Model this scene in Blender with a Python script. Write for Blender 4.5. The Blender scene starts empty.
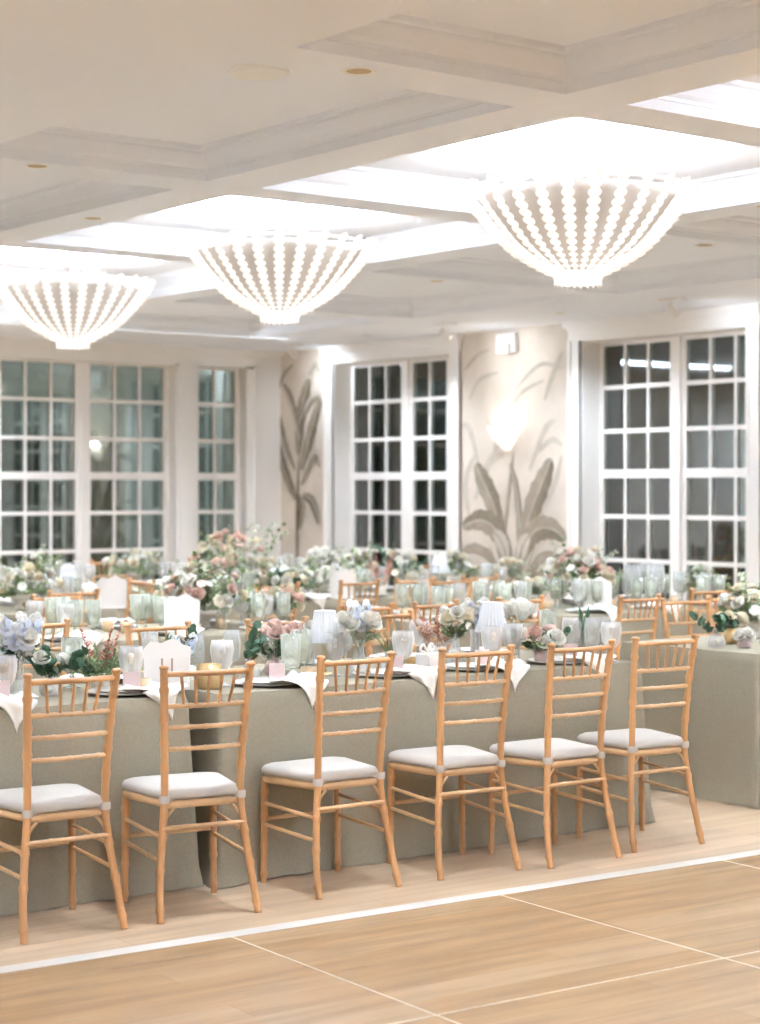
import bpy, math, random
from mathutils import Vector, Matrix
PI = math.pi
rnd = random.Random(7)
COL = bpy.context.scene.collection
SC = bpy.context.scene

# ------------------------------------------------------------------ camera
EYE = 1.58                      # eye height
RX, RY = 0.7945, -0.6073        # camera right (x, y)
FX, FY = 0.6073, 0.7945         # camera forward (x, y)
FPX, CX, HY = 1888.0, 380.0, 490.0
cam_d = bpy.data.cameras.new('camera'); cam = bpy.data.objects.new('camera', cam_d); COL.objects.link(cam)
cam.location = (0, 0, EYE)
cam.rotation_euler = (PI/2, 0, math.atan2(FY, FX) - PI/2)
cam_d.sensor_fit = 'VERTICAL'; cam_d.sensor_height = 36; cam_d.sensor_width = 26.72
cam_d.lens = FPX/1024*36; cam_d.shift_y = -22/1024
cam_d.clip_end = 200; cam_d.clip_start = .05
cam_d.dof.use_dof = True; cam_d.dof.focus_distance = 7.6; cam_d.dof.aperture_fstop = 2.6
SC.camera = cam
# ------------------------------------------------------------------ world, exposure
W = bpy.data.worlds.new('night'); SC.world = W; W.use_nodes = True
bg = W.node_tree.nodes['Background']; bg.inputs[0].default_value = (.024, .029, .027, 1); bg.inputs[1].default_value = 1.0
SC.view_settings.view_transform = 'Standard'; SC.view_settings.look = 'None'
SC.view_settings.exposure = 2.46; SC.view_settings.gamma = 1; SC.view_settings.use_curve_mapping = False
CHANDELIER_W = 150.0
CHANDELIER_GLOW_W = .6
DOWNLIGHT_W = 56.0
SCONCE_W = .7
SPOT_W = 5.5
LIGHT_COL = (.84, .96, 1.11)
try:
    SC.cycles.max_bounces = 10; SC.cycles.diffuse_bounces = 6; SC.cycles.transparent_max_bounces = 24
    SC.cycles.use_denoising = True; SC.cycles.sample_clamp_indirect = 6
    SC.cycles.caustics_reflective = False; SC.cycles.caustics_refractive = False
except Exception: pass

# ------------------------------------------------------------------ helpers
def ratio(px):
    t = (px-CX)/FPX
    return (RX*t+FX)/(FY+RY*t)          # x / y along the sight line
def at_y(px, y):  return (ratio(px)*y, y)
def at_x(px, x):  return (x, x/ratio(px))
def on_wall(px, py, x):                # point of the plane x = const
    y = x/ratio(px); Z = FX*x+FY*y
    return y, EYE+(HY-py)*Z/FPX

class MB:
    def __init__(s): s.v = []; s.f = []; s.m = []
    def add(s, vs, fs, m=0):
        o = len(s.v); s.v += [tuple(p) for p in vs]
        s.f += [tuple(i+o for i in f) for f in fs]; s.m += [m]*len(fs); return s
    def box(s, x0, y0, z0, x1, y1, z1, m=0):
        return s.add([(x0,y0,z0),(x1,y0,z0),(x1,y1,z0),(x0,y1,z0),(x0,y0,z1),(x1,y0,z1),(x1,y1,z1),(x0,y1,z1)],
            [(0,3,2,1),(4,5,6,7),(0,1,5,4),(1,2,6,5),(2,3,7,6),(3,0,4,7)], m)
    def lathe(s, prof, seg=24, c=(0,0,0), m=0, ripple=0, nr=0, close=True):
        o = []; fs = []; n = len(prof)
        for i,(r,z) in enumerate(prof):
            for k in range(seg):
                a = 2*PI*k/seg; rr = r*(1+ripple*math.cos(nr*a)) if ripple else r
                o.append((c[0]+rr*math.cos(a), c[1]+rr*math.sin(a), c[2]+z))
        for i in range(n-1):
            for k in range(seg):
                k2 = (k+1)%seg; fs.append((i*seg+k, i*seg+k2, (i+1)*seg+k2, (i+1)*seg+k))
        return s.add(o, fs, m)
    def tube(s, path, rad, seg=8, m=0, cap=True):
        P = [Vector(p) for p in path]; n = len(P); o = []; fs = []
        if not callable(rad) and not isinstance(rad, (list,tuple)): rad = [rad]*n
        prev = None
        for i in range(n):
            T = (P[min(i+1,n-1)]-P[max(i-1,0)]).normalized()
            if prev is None:
                A = Vector((0,0,1)) if abs(T.z) < .9 else Vector((1,0,0)); N = T.cross(A).normalized()
            else: N = (prev - T*prev.dot(T)).normalized()
            prev = N; B = T.cross(N); r = rad[i]
            for k in range(seg):
                a = 2*PI*k/seg; o.append(P[i]+N*(r*math.cos(a))+B*(r*math.sin(a)))
        for i in range(n-1):
            for k in range(seg):
                k2=(k+1)%seg; fs.append((i*seg+k, i*seg+k2, (i+1)*seg+k2, (i+1)*seg+k))
        if cap: fs.append(tuple(reversed(range(seg)))); fs.append(tuple((n-1)*seg+k for k in range(seg)))
        return s.add(o, fs, m)
    def build(s, name, mats, parent=None, smooth=True, loc=None, bevel=0):
        me = bpy.data.meshes.new(name); me.from_pydata(s.v, [], s.f)
        if not isinstance(mats, (list,tuple)): mats = [mats]
        for mt in mats: me.materials.append(mt)
        me.polygons.foreach_set('material_index', s.m)
        me.polygons.foreach_set('use_smooth', [smooth]*len(s.f)); me.update()
        o = bpy.data.objects.new(name, me); COL.objects.link(o)
        if parent is not None: o.parent = parent
        if loc is not None: o.location = loc
        if bevel:
            b = o.modifiers.new('bevel','BEVEL'); b.width = bevel; b.segments = 2; b.limit_method = 'ANGLE'
        return o
def curve_pts(pts, n):
    P = [Vector(p) for p in pts]; out = []; k = len(P)-1
    for j in range(n+1):
        t = j/n*k; i = min(int(t), k-1); f = t-i
        p0,p1,p2,p3 = P[max(i-1,0)],P[i],P[i+1],P[min(i+2,k)]
        out.append(0.5*((2*p1)+(p2-p0)*f+(2*p0-5*p1+4*p2-p3)*f*f+(3*p1-p0-3*p2+p3)*f**3))
    return out
def tag(o, label, cat, group=None, kind=None):
    o['label'] = label; o['category'] = cat
    if group: o['group'] = group
    if kind: o['kind'] = kind
    return o
def empty(name, loc=(0,0,0), rz=0):
    o = bpy.data.objects.new(name, None); COL.objects.link(o); o.location = loc; o.rotation_euler = (0,0,rz)
    o.empty_display_size = .1; return o
def struct(o): o['kind'] = 'structure'; return o
def copy_tree(o, parent=None):
    c = o.copy(); COL.objects.link(c)
    if parent is not None: c.parent = parent
    for ch in list(o.children): copy_tree(ch, c)
    return c
used = set()
def place(proto, loc, rz, label, cat, group=None, scale=None):
    if proto.name not in used: o = proto; used.add(proto.name)
    else: o = copy_tree(proto)
    o.location = loc; o.rotation_euler = (0,0,rz)
    if scale: o.scale = (scale,)*3 if not isinstance(scale, tuple) else scale
    return tag(o, label, cat, group)
ORD = ['first','second','third','fourth','fifth','sixth','seventh','eighth','ninth','tenth']

# ------------------------------------------------------------------ materials
def mat(name, col, rough=.6, metal=0, noise=None, bump=None, spec=.5, emit=None, trans=0):
    m = bpy.data.materials.new(name); m.use_nodes = True; nt = m.node_tree; N = nt.nodes; L = nt.links
    b = N['Principled BSDF']; b.inputs['Base Color'].default_value = (*col,1); b.inputs['Roughness'].default_value = rough
    b.inputs['Metallic'].default_value = metal; b.inputs['Specular IOR Level'].default_value = spec
    tc = N.new('ShaderNodeTexCoord')
    if noise:                                     # (scale, amount, stretch)
        sc, am, st = noise
        mp = N.new('ShaderNodeMapping'); mp.inputs['Scale'].default_value = st; L.new(tc.outputs['Object'], mp.inputs[0])
        nz = N.new('ShaderNodeTexNoise'); nz.inputs['Scale'].default_value = sc; nz.inputs['Detail'].default_value = 4; L.new(mp.outputs[0], nz.inputs[0])
        mr = N.new('ShaderNodeMapRange'); L.new(nz.outputs[0], mr.inputs[0]); mr.inputs[1].default_value = .3; mr.inputs[2].default_value = .7
        mr.inputs[3].default_value = 1-am; mr.inputs[4].default_value = 1+am
        mx = N.new('ShaderNodeVectorMath'); mx.operation = 'SCALE'; mx.inputs[0].default_value = col; L.new(mr.outputs[0], mx.inputs['Scale']); L.new(mx.outputs[0], b.inputs['Base Color'])
    if bump:
        sc, st = bump
        nz = N.new('ShaderNodeTexNoise'); nz.inputs['Scale'].default_value = sc; nz.inputs['Detail'].default_value = 3; L.new(tc.outputs['Object'], nz.inputs[0])
        bp = N.new('ShaderNodeBump'); bp.inputs['Strength'].default_value = st; bp.inputs['Distance'].default_value = .01; L.new(nz.outputs[0], bp.inputs['Height']); L.new(bp.outputs[0], b.inputs['Normal'])
    if emit:
        b.inputs['Emission Color'].default_value = (*emit[0],1); b.inputs['Emission Strength'].default_value = emit[1]
    if trans:
        tr = N.new('ShaderNodeBsdfTranslucent'); tr.inputs[0].default_value = (*col,1)
        ms = N.new('ShaderNodeMixShader'); ms.inputs[0].default_value = trans
        L.new(b.outputs[0], ms.inputs[1]); L.new(tr.outputs[0], ms.inputs[2]); L.new(ms.outputs[0], N['Material Output'].inputs[0])
    return m
def glassy(name, tint, body, w_trans=.62, w_gloss=.12, rough=.06):
    m = bpy.data.materials.new(name); m.use_nodes = True; nt = m.node_tree; N = nt.nodes; L = nt.links
    N.remove(N['Principled BSDF'])
    tr = N.new('ShaderNodeBsdfTransparent'); tr.inputs[0].default_value = (*tint,1)
    gl = N.new('ShaderNodeBsdfGlossy'); gl.inputs['Roughness'].default_value = rough
    df = N.new('ShaderNodeBsdfDiffuse'); df.inputs[0].default_value = (*body,1)
    a = N.new('ShaderNodeMixShader'); b = N.new('ShaderNodeMixShader')
    lw = N.new('ShaderNodeLayerWeight'); lw.inputs[0].default_value = .35
    mr = N.new('ShaderNodeMapRange'); L.new(lw.outputs['Facing'], mr.inputs[0]); mr.inputs[3].default_value = 1-w_trans; mr.inputs[4].default_value = min(1, 1-w_trans+.45)
    L.new(mr.outputs[0], a.inputs[0]); L.new(tr.outputs[0], a.inputs[1])
    b.inputs[0].default_value = 1-w_gloss*3; L.new(gl.outputs[0], b.inputs[1]); L.new(df.outputs[0], b.inputs[2]); L.new(b.outputs[0], a.inputs[2])
    L.new(a.outputs[0], N['Material Output'].inputs[0]); return m
M = {}
M['ceil'] = mat('ceiling_paint', (.84,.865,.915), .7, noise=(1.2,.01,(1,1,1)), spec=.2)
M['wall'] = mat('wall_paint', (.85,.82,.78), .65, noise=(2,.012,(1,1,1)), spec=.25)
M['trim'] = mat('trim_paint', (.85,.825,.79), .45, noise=(2,.01,(1,1,1)), spec=.35)
M['muntin'] = mat('window_bar_paint', (.84,.81,.775), .4)
M['wallpaper'] = mat('wallpaper_base', (.68,.60,.51), .8, noise=(2.2,.13,(1,1,1)), spec=.1)
M['mural_dark'] = mat('mural_taupe', (.19,.155,.11), .8, noise=(14,.22,(1,1,1)), spec=.1)
M['mural_mid'] = mat('mural_tan', (.30,.25,.19), .8, noise=(12,.18,(1,1,1)), spec=.1)
M['mural_pale'] = mat('mural_cream', (.52,.46,.385), .8, noise=(10,.10,(1,1,1)), spec=.1)
M['wood'] = mat('natural_chair_wood', (.46,.235,.095), .42, noise=(9,.16,(1,1,.25)))
M['wood_light'] = mat('pale_chair_wood', (.54,.33,.165), .42, noise=(9,.13,(1,1,1)))
M['cushion'] = mat('ivory_cushion_fabric', (.49,.445,.395), .8, bump=(60,.12), spec=.2)
M['linen'] = mat('sage_linen', (.27,.236,.172), .9, noise=(90,.06,(1,1,1)), bump=(140,.1), spec=.1)
M['napkin'] = mat('cream_napkin', (.78,.73,.66), .85, bump=(60,.1), spec=.1)
M['porcelain'] = mat('white_porcelain', (.85,.83,.80), .2)
M['charger'] = mat('stoneware_charger', (.62,.58,.52), .4)
M['paper'] = mat('card_stock', (.86,.81,.76), .8, noise=(20,.01,(1,1,1)))
M['blush'] = mat('blush_card', (.60,.47,.45), .8, noise=(20,.02,(1,1,1)))
M['ink'] = mat('tan_ink', (.42,.28,.2), .8)
M['gold'] = mat('brushed_gold', (.50,.34,.16), .4, metal=.7)
M['brass'] = mat('lamp_brass', (.75,.58,.30), .3, metal=.9)
M['fix'] = mat('white_fixture', (.85,.83,.80), .4)
M['leafmetal'] = mat('white_plaster_leaf_glow', (.93,.91,.89), .5, emit=((1,.96,.91), .10))  # faint glow added so the leaves look brightly lit
M['liner'] = mat('chandelier_inner_bowl', (.52,.48,.44), .8, trans=.02)
M['bulb'] = mat('lit_bulb', (1,1,1), .5, emit=((1,.92,.82), 4))
M['lampbulb'] = mat('lit_table_lamp_bulb', (1,1,1), .5, emit=((1,.93,.85), 1.2))
M['shade'] = mat('pleated_lamp_shade', (.72,.73,.75), .8, trans=.4, emit=((.96,.98,1), .02))
M['flame'] = mat('candle_flame', (1,.8,.4), .5, emit=((1,.66,.25), 1.5))
M['wax'] = mat('candle_wax', (.9,.82,.66), .5, trans=.3)
M['dark'] = mat('dark_gap', (.03,.03,.03), .8)
M['plywood'] = mat('table_plywood', (.45,.33,.2), .6)
M['steel'] = mat('table_leg_steel', (.35,.35,.35), .4, metal=.8)
M['glass'] = glassy('clear_goblet_glass', (.96,.97,.96), (.92,.91,.89), .80)
M['sage'] = glassy('sage_goblet_glass', (.91,.93,.87), (.76,.79,.69), .66)
M['milk'] = glassy('ribbed_milky_glass', (.97,.96,.94), (.94,.92,.90), .62)
M['blushglass'] = glassy('blush_glass', (.97,.80,.76), (.80,.60,.57), .35)
M['votiveglass'] = glassy('amber_votive_glass', (.98,.86,.68), (.80,.62,.40), .5)
M['green_d'] = mat('dark_eucalyptus_green', (.05,.115,.06), .6, noise=(30,.25,(1,1,1)), trans=.12)
M['green_m'] = mat('leaf_green', (.19,.25,.11), .6, noise=(30,.25,(1,1,1)), trans=.2)
M['green_s'] = mat('sage_leaf_green', (.42,.45,.33), .65, noise=(30,.2,(1,1,1)), trans=.2)
M['white_p'] = mat('white_petal', (.88,.86,.80), .7, trans=.25)
M['cream_p'] = mat('cream_petal', (.84,.77,.62), .7, trans=.25)
M['blush_p'] = mat('blush_petal', (.82,.62,.54), .7, trans=.25)
M['blue_p'] = mat('pale_blue_petal', (.74,.77,.86), .7, trans=.25)
M['red_p'] = mat('dusty_red_plume', (.50,.19,.13), .7, trans=.2)
M['twig'] = mat('dry_blush_grass', (.66,.45,.32), .8, trans=.2)
M['stone'] = mat('pale_stoneware', (.74,.68,.60), .7, noise=(25,.08,(1,1,1)))
M['hedge'] = mat('night_hedge', (.06,.10,.07), .8, noise=(6,.6,(1,1,1)))
M['paving'] = mat('night_terrace', (.10,.10,.095), .8, noise=(3,.2,(1,1,1)))
M['seam'] = mat('dance_floor_seam', (.56,.44,.31), .35)
M['tape'] = mat('white_edge_trim', (.60,.56,.51), .45)

def wood_floor(name, c1, c2, rough, row, width, grain):
    m = bpy.data.materials.new(name); m.use_nodes = True; nt = m.node_tree; N = nt.nodes; L = nt.links
    b = N['Principled BSDF']; tc = N.new('ShaderNodeTexCoord')
    br = N.new('ShaderNodeTexBrick'); br.inputs['Color1'].default_value = (*c1,1); br.inputs['Color2'].default_value = (*c2,1)
    br.inputs['Mortar'].default_value = (*[c*.55 for c in c2],1); br.inputs['Scale'].default_value = 1
    br.inputs['Mortar Size'].default_value = .0012; br.inputs['Mortar Smooth'].default_value = .6; br.inputs['Brick Width'].default_value = width; br.inputs['Row Height'].default_value = row
    br.offset = .37; br.offset_frequency = 3; L.new(tc.outputs['Object'], br.inputs[0])
    mp = N.new('ShaderNodeMapping'); mp.inputs['Scale'].default_value = (.9,9,1); L.new(tc.outputs['Object'], mp.inputs[0])
    nz = N.new('ShaderNodeTexNoise'); nz.inputs['Scale'].default_value = 1.6; nz.inputs['Detail'].default_value = 5; L.new(mp.outputs[0], nz.inputs[0])
    mr = N.new('ShaderNodeMapRange'); L.new(nz.outputs[0], mr.inputs[0]); mr.inputs[1].default_value=.3; mr.inputs[2].default_value=.7; mr.inputs[3].default_value = 1-grain; mr.inputs[4].default_value = 1+grain
    mx = N.new('ShaderNodeVectorMath'); mx.operation='SCALE'; L.new(br.outputs[0], mx.inputs[0]); L.new(mr.outputs[0], mx.inputs['Scale']); L.new(mx.outputs[0], b.inputs['Base Color'])
    b.inputs['Roughness'].default_value = rough
    return m
M['floor'] = wood_floor('oak_strip_floor', (.54,.395,.262), (.46,.33,.21), .38, .085, 1.1, .12)
M['dance'] = wood_floor('polished_maple_panels', (.37,.243,.135), (.315,.192,.095), .22, .15, 1.22, .18)

# window glass: thin pane, mostly clear, mirror-like reflection
def pane_mat():
    m = bpy.data.materials.new('window_pane_glass'); m.use_nodes = True; nt = m.node_tree; N = nt.nodes; L = nt.links
    N.remove(N['Principled BSDF'])
    tr = N.new('ShaderNodeBsdfTransparent'); tr.inputs[0].default_value = (.80,.86,.83,1)
    gl = N.new('ShaderNodeBsdfGlossy'); gl.inputs['Roughness'].default_value = .03; gl.inputs[0].default_value = (.95,1,.98,1)
    fr = N.new('ShaderNodeFresnel'); fr.inputs[0].default_value = 1.5
    ad = N.new('ShaderNodeMath'); ad.operation = 'ADD'; ad.inputs[1].default_value = .115; L.new(fr.outputs[0], ad.inputs[0])
    ms = N.new('ShaderNodeMixShader'); L.new(ad.outputs[0], ms.inputs[0]); L.new(tr.outputs[0], ms.inputs[1]); L.new(gl.outputs[0], ms.inputs[2])
    L.new(ms.outputs[0], N['Material Output'].inputs[0]); return m
M['pane'] = pane_mat()

# ------------------------------------------------------------------ room
D = 1.567; CH = EYE+D                       # beam soffit height
XW, YW = 12.15, 17.75                       # inner faces of the two window walls
X0, Y0 = -3.2, -3.6
mb = MB(); mb.box(X0-.3, Y0-.3, -.12, XW+.35, YW+.35, 0); struct(mb.build('floor', M['floor'], smooth=False))

# coffered ceiling: grid of cells, some are coffers
xr = [(-.6,.93),(2.44,3.27),(3.486,5.02),(5.21,6.82)]
yr = [(-1.415+1.705*k, .095+1.705*k) for k in range(7)]
xr = [(a*D,b*D) for a,b in xr]; yr = [(a*D,b*D) for a,b in yr]
xb = [X0-.3]+[c for p in xr for c in p]+[XW+.35]; yb = [Y0-.3]+[c for p in yr for c in p]+[YW+.35]
mb = MB()
PROF = [(0,0),(0,.045),(.010,.045),(.012,.06),(.03,.075),(.05,.105),(.058,.125),(.058,.138),(.075,.145),(.08,.165)]
for i in range(len(xb)-1):
    for j in range(len(yb)-1):
        x0,x1,y0,y1 = xb[i],xb[i+1],yb[j],yb[j+1]
        if i%2==1 and j%2==1:
            rings = [[(x0+o,y0+o,CH+z),(x1-o,y0+o,CH+z),(x1-o,y1-o,CH+z),(x0+o,y1-o,CH+z)] for o,z in PROF]
            vs = [p for r in rings for p in r]; fs = []
            for k in range(len(rings)-1):
                for q in range(4):
                    fs.append((k*4+q, (k+1)*4+q, (k+1)*4+(q+1)%4, k*4+(q+1)%4))
            b = (len(rings)-1)*4; fs.append((b+3,b+2,b+1,b)); mb.add(vs, fs)
        else: mb.add([(x0,y0,CH),(x0,y1,CH),(x1,y1,CH),(x1,y0,CH)], [(0,1,2,3)])
mb.box(X0-.3,Y0-.3,CH+.20,XW+.35,YW+.35,CH+.3)
struct(mb.build('ceiling', M['ceil'], smooth=False))

def along(wall):
    """maps (s along wall, depth outward from the room face, z) to world"""
    if wall == 'right': return lambda s,d,z: (XW+d, s, z)
    return lambda s,d,z: (s, YW+d, z)
def wbox(mb, P, s0, s1, d0, d1, z0, z1, m=0):
    a = P(s0,d0,z0); b = P(s1,d1,z1)
    return mb.box(min(a[0],b[0]),min(a[1],b[1]),z0,max(a[0],b[0]),max(a[1],b[1]),z1,m)
# right wall: wallpaper; two (three) tall window openings.
HEAD = 2.97
WR = [(6.80,8.82),(10.78,12.82),(14.71,16.73)]
P = along('right'); mb = MB(); s = Y0-.3
for a,b in WR:
    wbox(mb,P,s,a,0,.35,0,CH); wbox(mb,P,a,b,0,.35,HEAD,CH); s = b
wbox(mb,P,s,YW+.35,0,.35,0,CH)
struct(mb.build('wall_right', M['wallpaper'], smooth=False))
# left wall: plain paint; one wide opening with pillars
WL = [(7.62,10.74),(11.03,11.66)]
P2 = along('left'); mb = MB(); s = X0-.3
for a,b in WL:
    wbox(mb,P2,s,a,0,.25,0,CH); wbox(mb,P2,a,b,0,.25,HEAD-.03,CH); s = b
wbox(mb,P2,s,XW,0,.25,0,CH)
struct(mb.build('wall_left', M['wall'], smooth=False))
mb = MB(); mb.box(X0-.3,Y0-.3,0,X0,YW,CH); struct(mb.build('wall_near', M['wall'], smooth=False))
mb = MB(); mb.box(X0,Y0-.3,0,XW,Y0,CH); struct(mb.build('wall_back', M['wall'], smooth=False))

ROWS = [(2.553,2.92),(2.146,2.513),(1.77,2.106),(1.355,1.69),(.95,1.315),(.545,.91),(.14,.505)]
def leaf(P, name, s0, s1, npan, dg, zt=2.92, stile=.055):
    """one glazed leaf: stiles, rails, muntins + one pane sheet"""
    fr = MB(); d0,d1 = dg-.025, dg+.02
    wbox(fr,P,s0,s0+stile,d0,d1,0.0,zt+.05); wbox(fr,P,s1-stile,s1,d0,d1,0.0,zt+.05)
    wbox(fr,P,s0+stile,s1-stile,d0,d1,zt,zt+.05); wbox(fr,P,s0+stile,s1-stile,d0,d1,0,.14); wbox(fr,P,s0+stile,s1-stile,d0-.004,d1,1.69,1.77)
    rows = ROWS
    for k in range(len(rows)-1):
        if k == 2: continue
        wbox(fr,P,s0+stile,s1-stile,d0+.008,d1-.008,rows[k+1][1],rows[k][0])
    w = (s1-s0-2*stile-(npan-1)*.03)/npan
    for k in range(1,npan):
        a = s0+stile+k*w+(k-1)*.03
        for z0,z1 in ((.14,1.69),(1.77,zt)): wbox(fr,P,a,a+.03,d0+.006,d1-.006,z0,z1)
    o = fr.build(name, M['muntin'], smooth=False); struct(o)
    g = MB(); wbox(g,P,s0+stile-.005,s1-stile+.005,dg-.003,dg+.003,.13,zt+.01)
    g.build('pane', M['pane'], o, smooth=False)
    return o
wn = 1
def casing(P, s0, s1, name, w=.15, deep=.035, head=HEAD):
    """architrave round an opening, stepped profile, cap at the ceiling"""
    c = MB()
    for a,b,cw in ((s0-w,s0,1),(s1,s1+w,1)):
        wbox(c,P,a,b,-deep*.6,0,0,head+.0); 
    wbox(c,P,s0-w,s0-w+.035,-deep,0,0,head); wbox(c,P,s1+w-.035,s1+w,-deep,0,0,head)
    wbox(c,P,s0-.025,s0,-deep*.85,0,0,head); wbox(c,P,s1,s1+.025,-deep*.85,0,0,head)
    wbox(c,P,s0-w,s1+w,-deep*.7,0,head,head+.10)
    wbox(c,P,s0-w-.01,s1+w+.01,-deep*1.3,0,head+.10,head+.125); wbox(c,P,s0-w-.03,s1+w+.03,-deep*2.0,0,head+.125,CH-.001)
    o = c.build(name, M['trim'], smooth=False); return struct(o)
for k,(a,b) in enumerate(WR):
    casing(P, a, b, 'trim_%d' % (k+1))
    j = MB()                                     # jamb lining of the recess
    wbox(j,P,a,a+.012,0,.22,0,HEAD-.012); wbox(j,P,b-.012,b,0,.22,0,HEAD-.012); wbox(j,P,a,b,0,.22,HEAD-.012,HEAD)
    wbox(j,P,a+.012,b-.012,.19,.33,0,.0+.03)
    struct(j.build('trim_%d' % (k+11), M['trim'], smooth=False))
    mid = (a+b)/2; g = .25
    leaf(P, 'window_%d' % wn, a+.012, mid-.045, 3, g); wn += 1
    leaf(P, 'window_%d' % wn, mid+.045, b-.012, 3, g); wn += 1
    post = MB(); wbox(post,P,mid-.045,mid+.045,g-.05,g+.03,0,HEAD-.012); struct(post.build('trim_%d' % (k+21), M['muntin'], smooth=False))
gl = .15
a,b = WL[0]
c = MB()                                          # left wall casework: pillar, casing, head
wbox(c,P2,b,WL[1][0],-.03,0,0,HEAD+.0); wbox(c,P2,b+.05,WL[1][0]-.05,-.05,0,0,HEAD)
wbox(c,P2,WL[1][1],WL[1][1]+.13,-.03,0,0,HEAD); wbox(c,P2,WL[1][1]+.095,WL[1][1]+.13,-.05,0,0,HEAD)
wbox(c,P2,a-.13,a,-.03,0,0,HEAD)
wbox(c,P2,a-.13,WL[1][1]+.13,-.03,0,HEAD-.03,HEAD+.09); wbox(c,P2,a-.14,WL[1][1]+.14,-.055,0,HEAD+.09,HEAD+.125); wbox(c,P2,a-.14,XW,-.08,0,HEAD+.125,CH-.001)
struct(c.build('trim_30', M['trim'], smooth=False))
lw = (8.69,8.695)
leaf(P2,'window_%d' % wn, 7.62, 8.63, 3, gl); wn += 1
leaf(P2,'window_%d' % wn, 8.68, 9.65, 3, gl); wn += 1
leaf(P2,'window_%d' % wn, 9.715, 10.74, 3, gl, stile=.06); wn += 1
leaf(P2,'window_%d' % wn, 11.03, 11.66, 2, gl, stile=.055); wn += 1
post = MB(); wbox(post,P2,8.63,8.68,gl-.04,gl+.03,0,HEAD-.03); wbox(post,P2,9.65,9.715,gl-.04,gl+.03,0,HEAD-.03)
struct(post.build('trim_31', M['muntin'], smooth=False))
# baseboards
bb = MB(); s = Y0
for a_,b_ in WR:
    wbox(bb,P,s,a_-.15,-.02,0,0,.16); s = b_+.15
wbox(bb,P,s,YW,-.02,0,0,.16); struct(bb.build('baseboard_right', M['trim'], smooth=False))
bb = MB(); wbox(bb,P2,X0,WL[0][0]-.13,-.02,0,0,.16); wbox(bb,P2,WL[1][1]+.13,XW-.02,-.02,0,0,.16); struct(bb.build('baseboard_left', M['trim'], smooth=False))

# ---- mural on the right wall: banana plants drawn flat on the paper
mu = MB(); lay = [0]
def mleaf(pts, wid, m, half=True, rib=True):
    """leaf on the wall: pts = midrib in photo pixels, wid = half width (m)"""
    lay[0] += 1; xx = XW-.002-.0003*lay[0]
    Q = [on_wall(px,py,XW) for px,py in pts]; C_ = curve_pts([(y,z,0) for y,z in Q], 16); n = len(C_)
    L_,R_ = [],[]
    for i,p in enumerate(C_):
        T = (C_[min(i+1,n-1)]-C_[max(i-1,0)]).normalized(); Nn = Vector((-T.y,T.x,0)); t = i/(n-1)
        w = 1.2*wid*math.sin(PI*min(1,t*.93+.05))**.65*(1+.09*math.sin(i*2.3)) if i < n-1 else .001
        L_.append(p+Nn*w); R_.append(p-Nn*w)
    m2 = min(m+1,2) if half else m
    for i in range(n-1):
        for A_,mm in ((L_,m),(R_,m2)):
            mu.add([(xx,C_[i].x,C_[i].y),(xx,C_[i+1].x,C_[i+1].y),(xx,A_[i+1].x,A_[i+1].y),(xx,A_[i].x,A_[i].y)],[(0,1,2,3)],mm)
    if rib:
        for i in range(n-1):
            T = (C_[i+1]-C_[i]).normalized(); Nn = Vector((-T.y,T.x,0))*.006; x2 = xx-.0002
            mu.add([(x2,*(C_[i]-Nn).xy),(x2,*(C_[i+1]-Nn).xy),(x2,*(C_[i+1]+Nn).xy),(x2,*(C_[i]+Nn).xy)],[(0,1,2,3)],2 if m==0 else 0)
# pale background fronds
for pts,w in (([(470,520),(466,480),(478,450)],.035),([(475,500),(490,462),(505,455)],.04),([(480,470),(470,430),(462,425)],.03),([(488,470),(497,440),(486,418)],.03),
              ([(530,470),(545,430),(556,420)],.03),([(540,520),(556,480),(562,455)],.03),([(535,455),(552,440),(563,446)],.025),([(500,430),(520,395),(545,380)],.02),([(470,400),(480,380),(500,372)],.02),
              ([(545,400),(555,370),(563,352)],.03),([(465,370),(478,355),(490,350)],.02),([(515,390),(540,365),(563,368)],.018)):
    mleaf(pts,w,2,half=False,rib=False)
# main plant between the windows
mleaf([(511,600),(504,545),(508,500),(514,452)],.035,1)
mleaf([(516,600),(520,540),(517,490),(510,462)],.04,0)
mleaf([(503,545),(494,505),(483,480),(476,463)],.095,0)
mleaf([(521,545),(532,510),(543,482),(552,458)],.105,0)
mleaf([(512,575),(500,535),(482,520),(462,527)],.10,0)
mleaf([(515,575),(532,535),(550,528),(567,540)],.10,0)
mleaf([(505,590),(488,560),(470,553),(462,566)],.085,1)
mleaf([(520,590),(538,556),(556,553),(568,566)],.085,1)
mleaf([(505,610),(492,580),(474,578),(463,590)],.08,0)
mleaf([(522,610),(536,584),(556,580),(568,596)],.08,0)
mleaf([(509,560),(505,548),(500,538),(494,532)],.07,2,half=False)
mleaf([(518,565),(521,553),(525,543),(530,535)],.07,2,half=False)
mleaf([(512,600),(512,575),(513,555)],.05,1)
for sx in (-24,-17,-10,-4,3,9,16,22): mleaf([(514,620),(514+sx*.5,580),(514+sx,545)],.012,0 if sx%2 else 1,half=False,rib=False)
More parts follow.
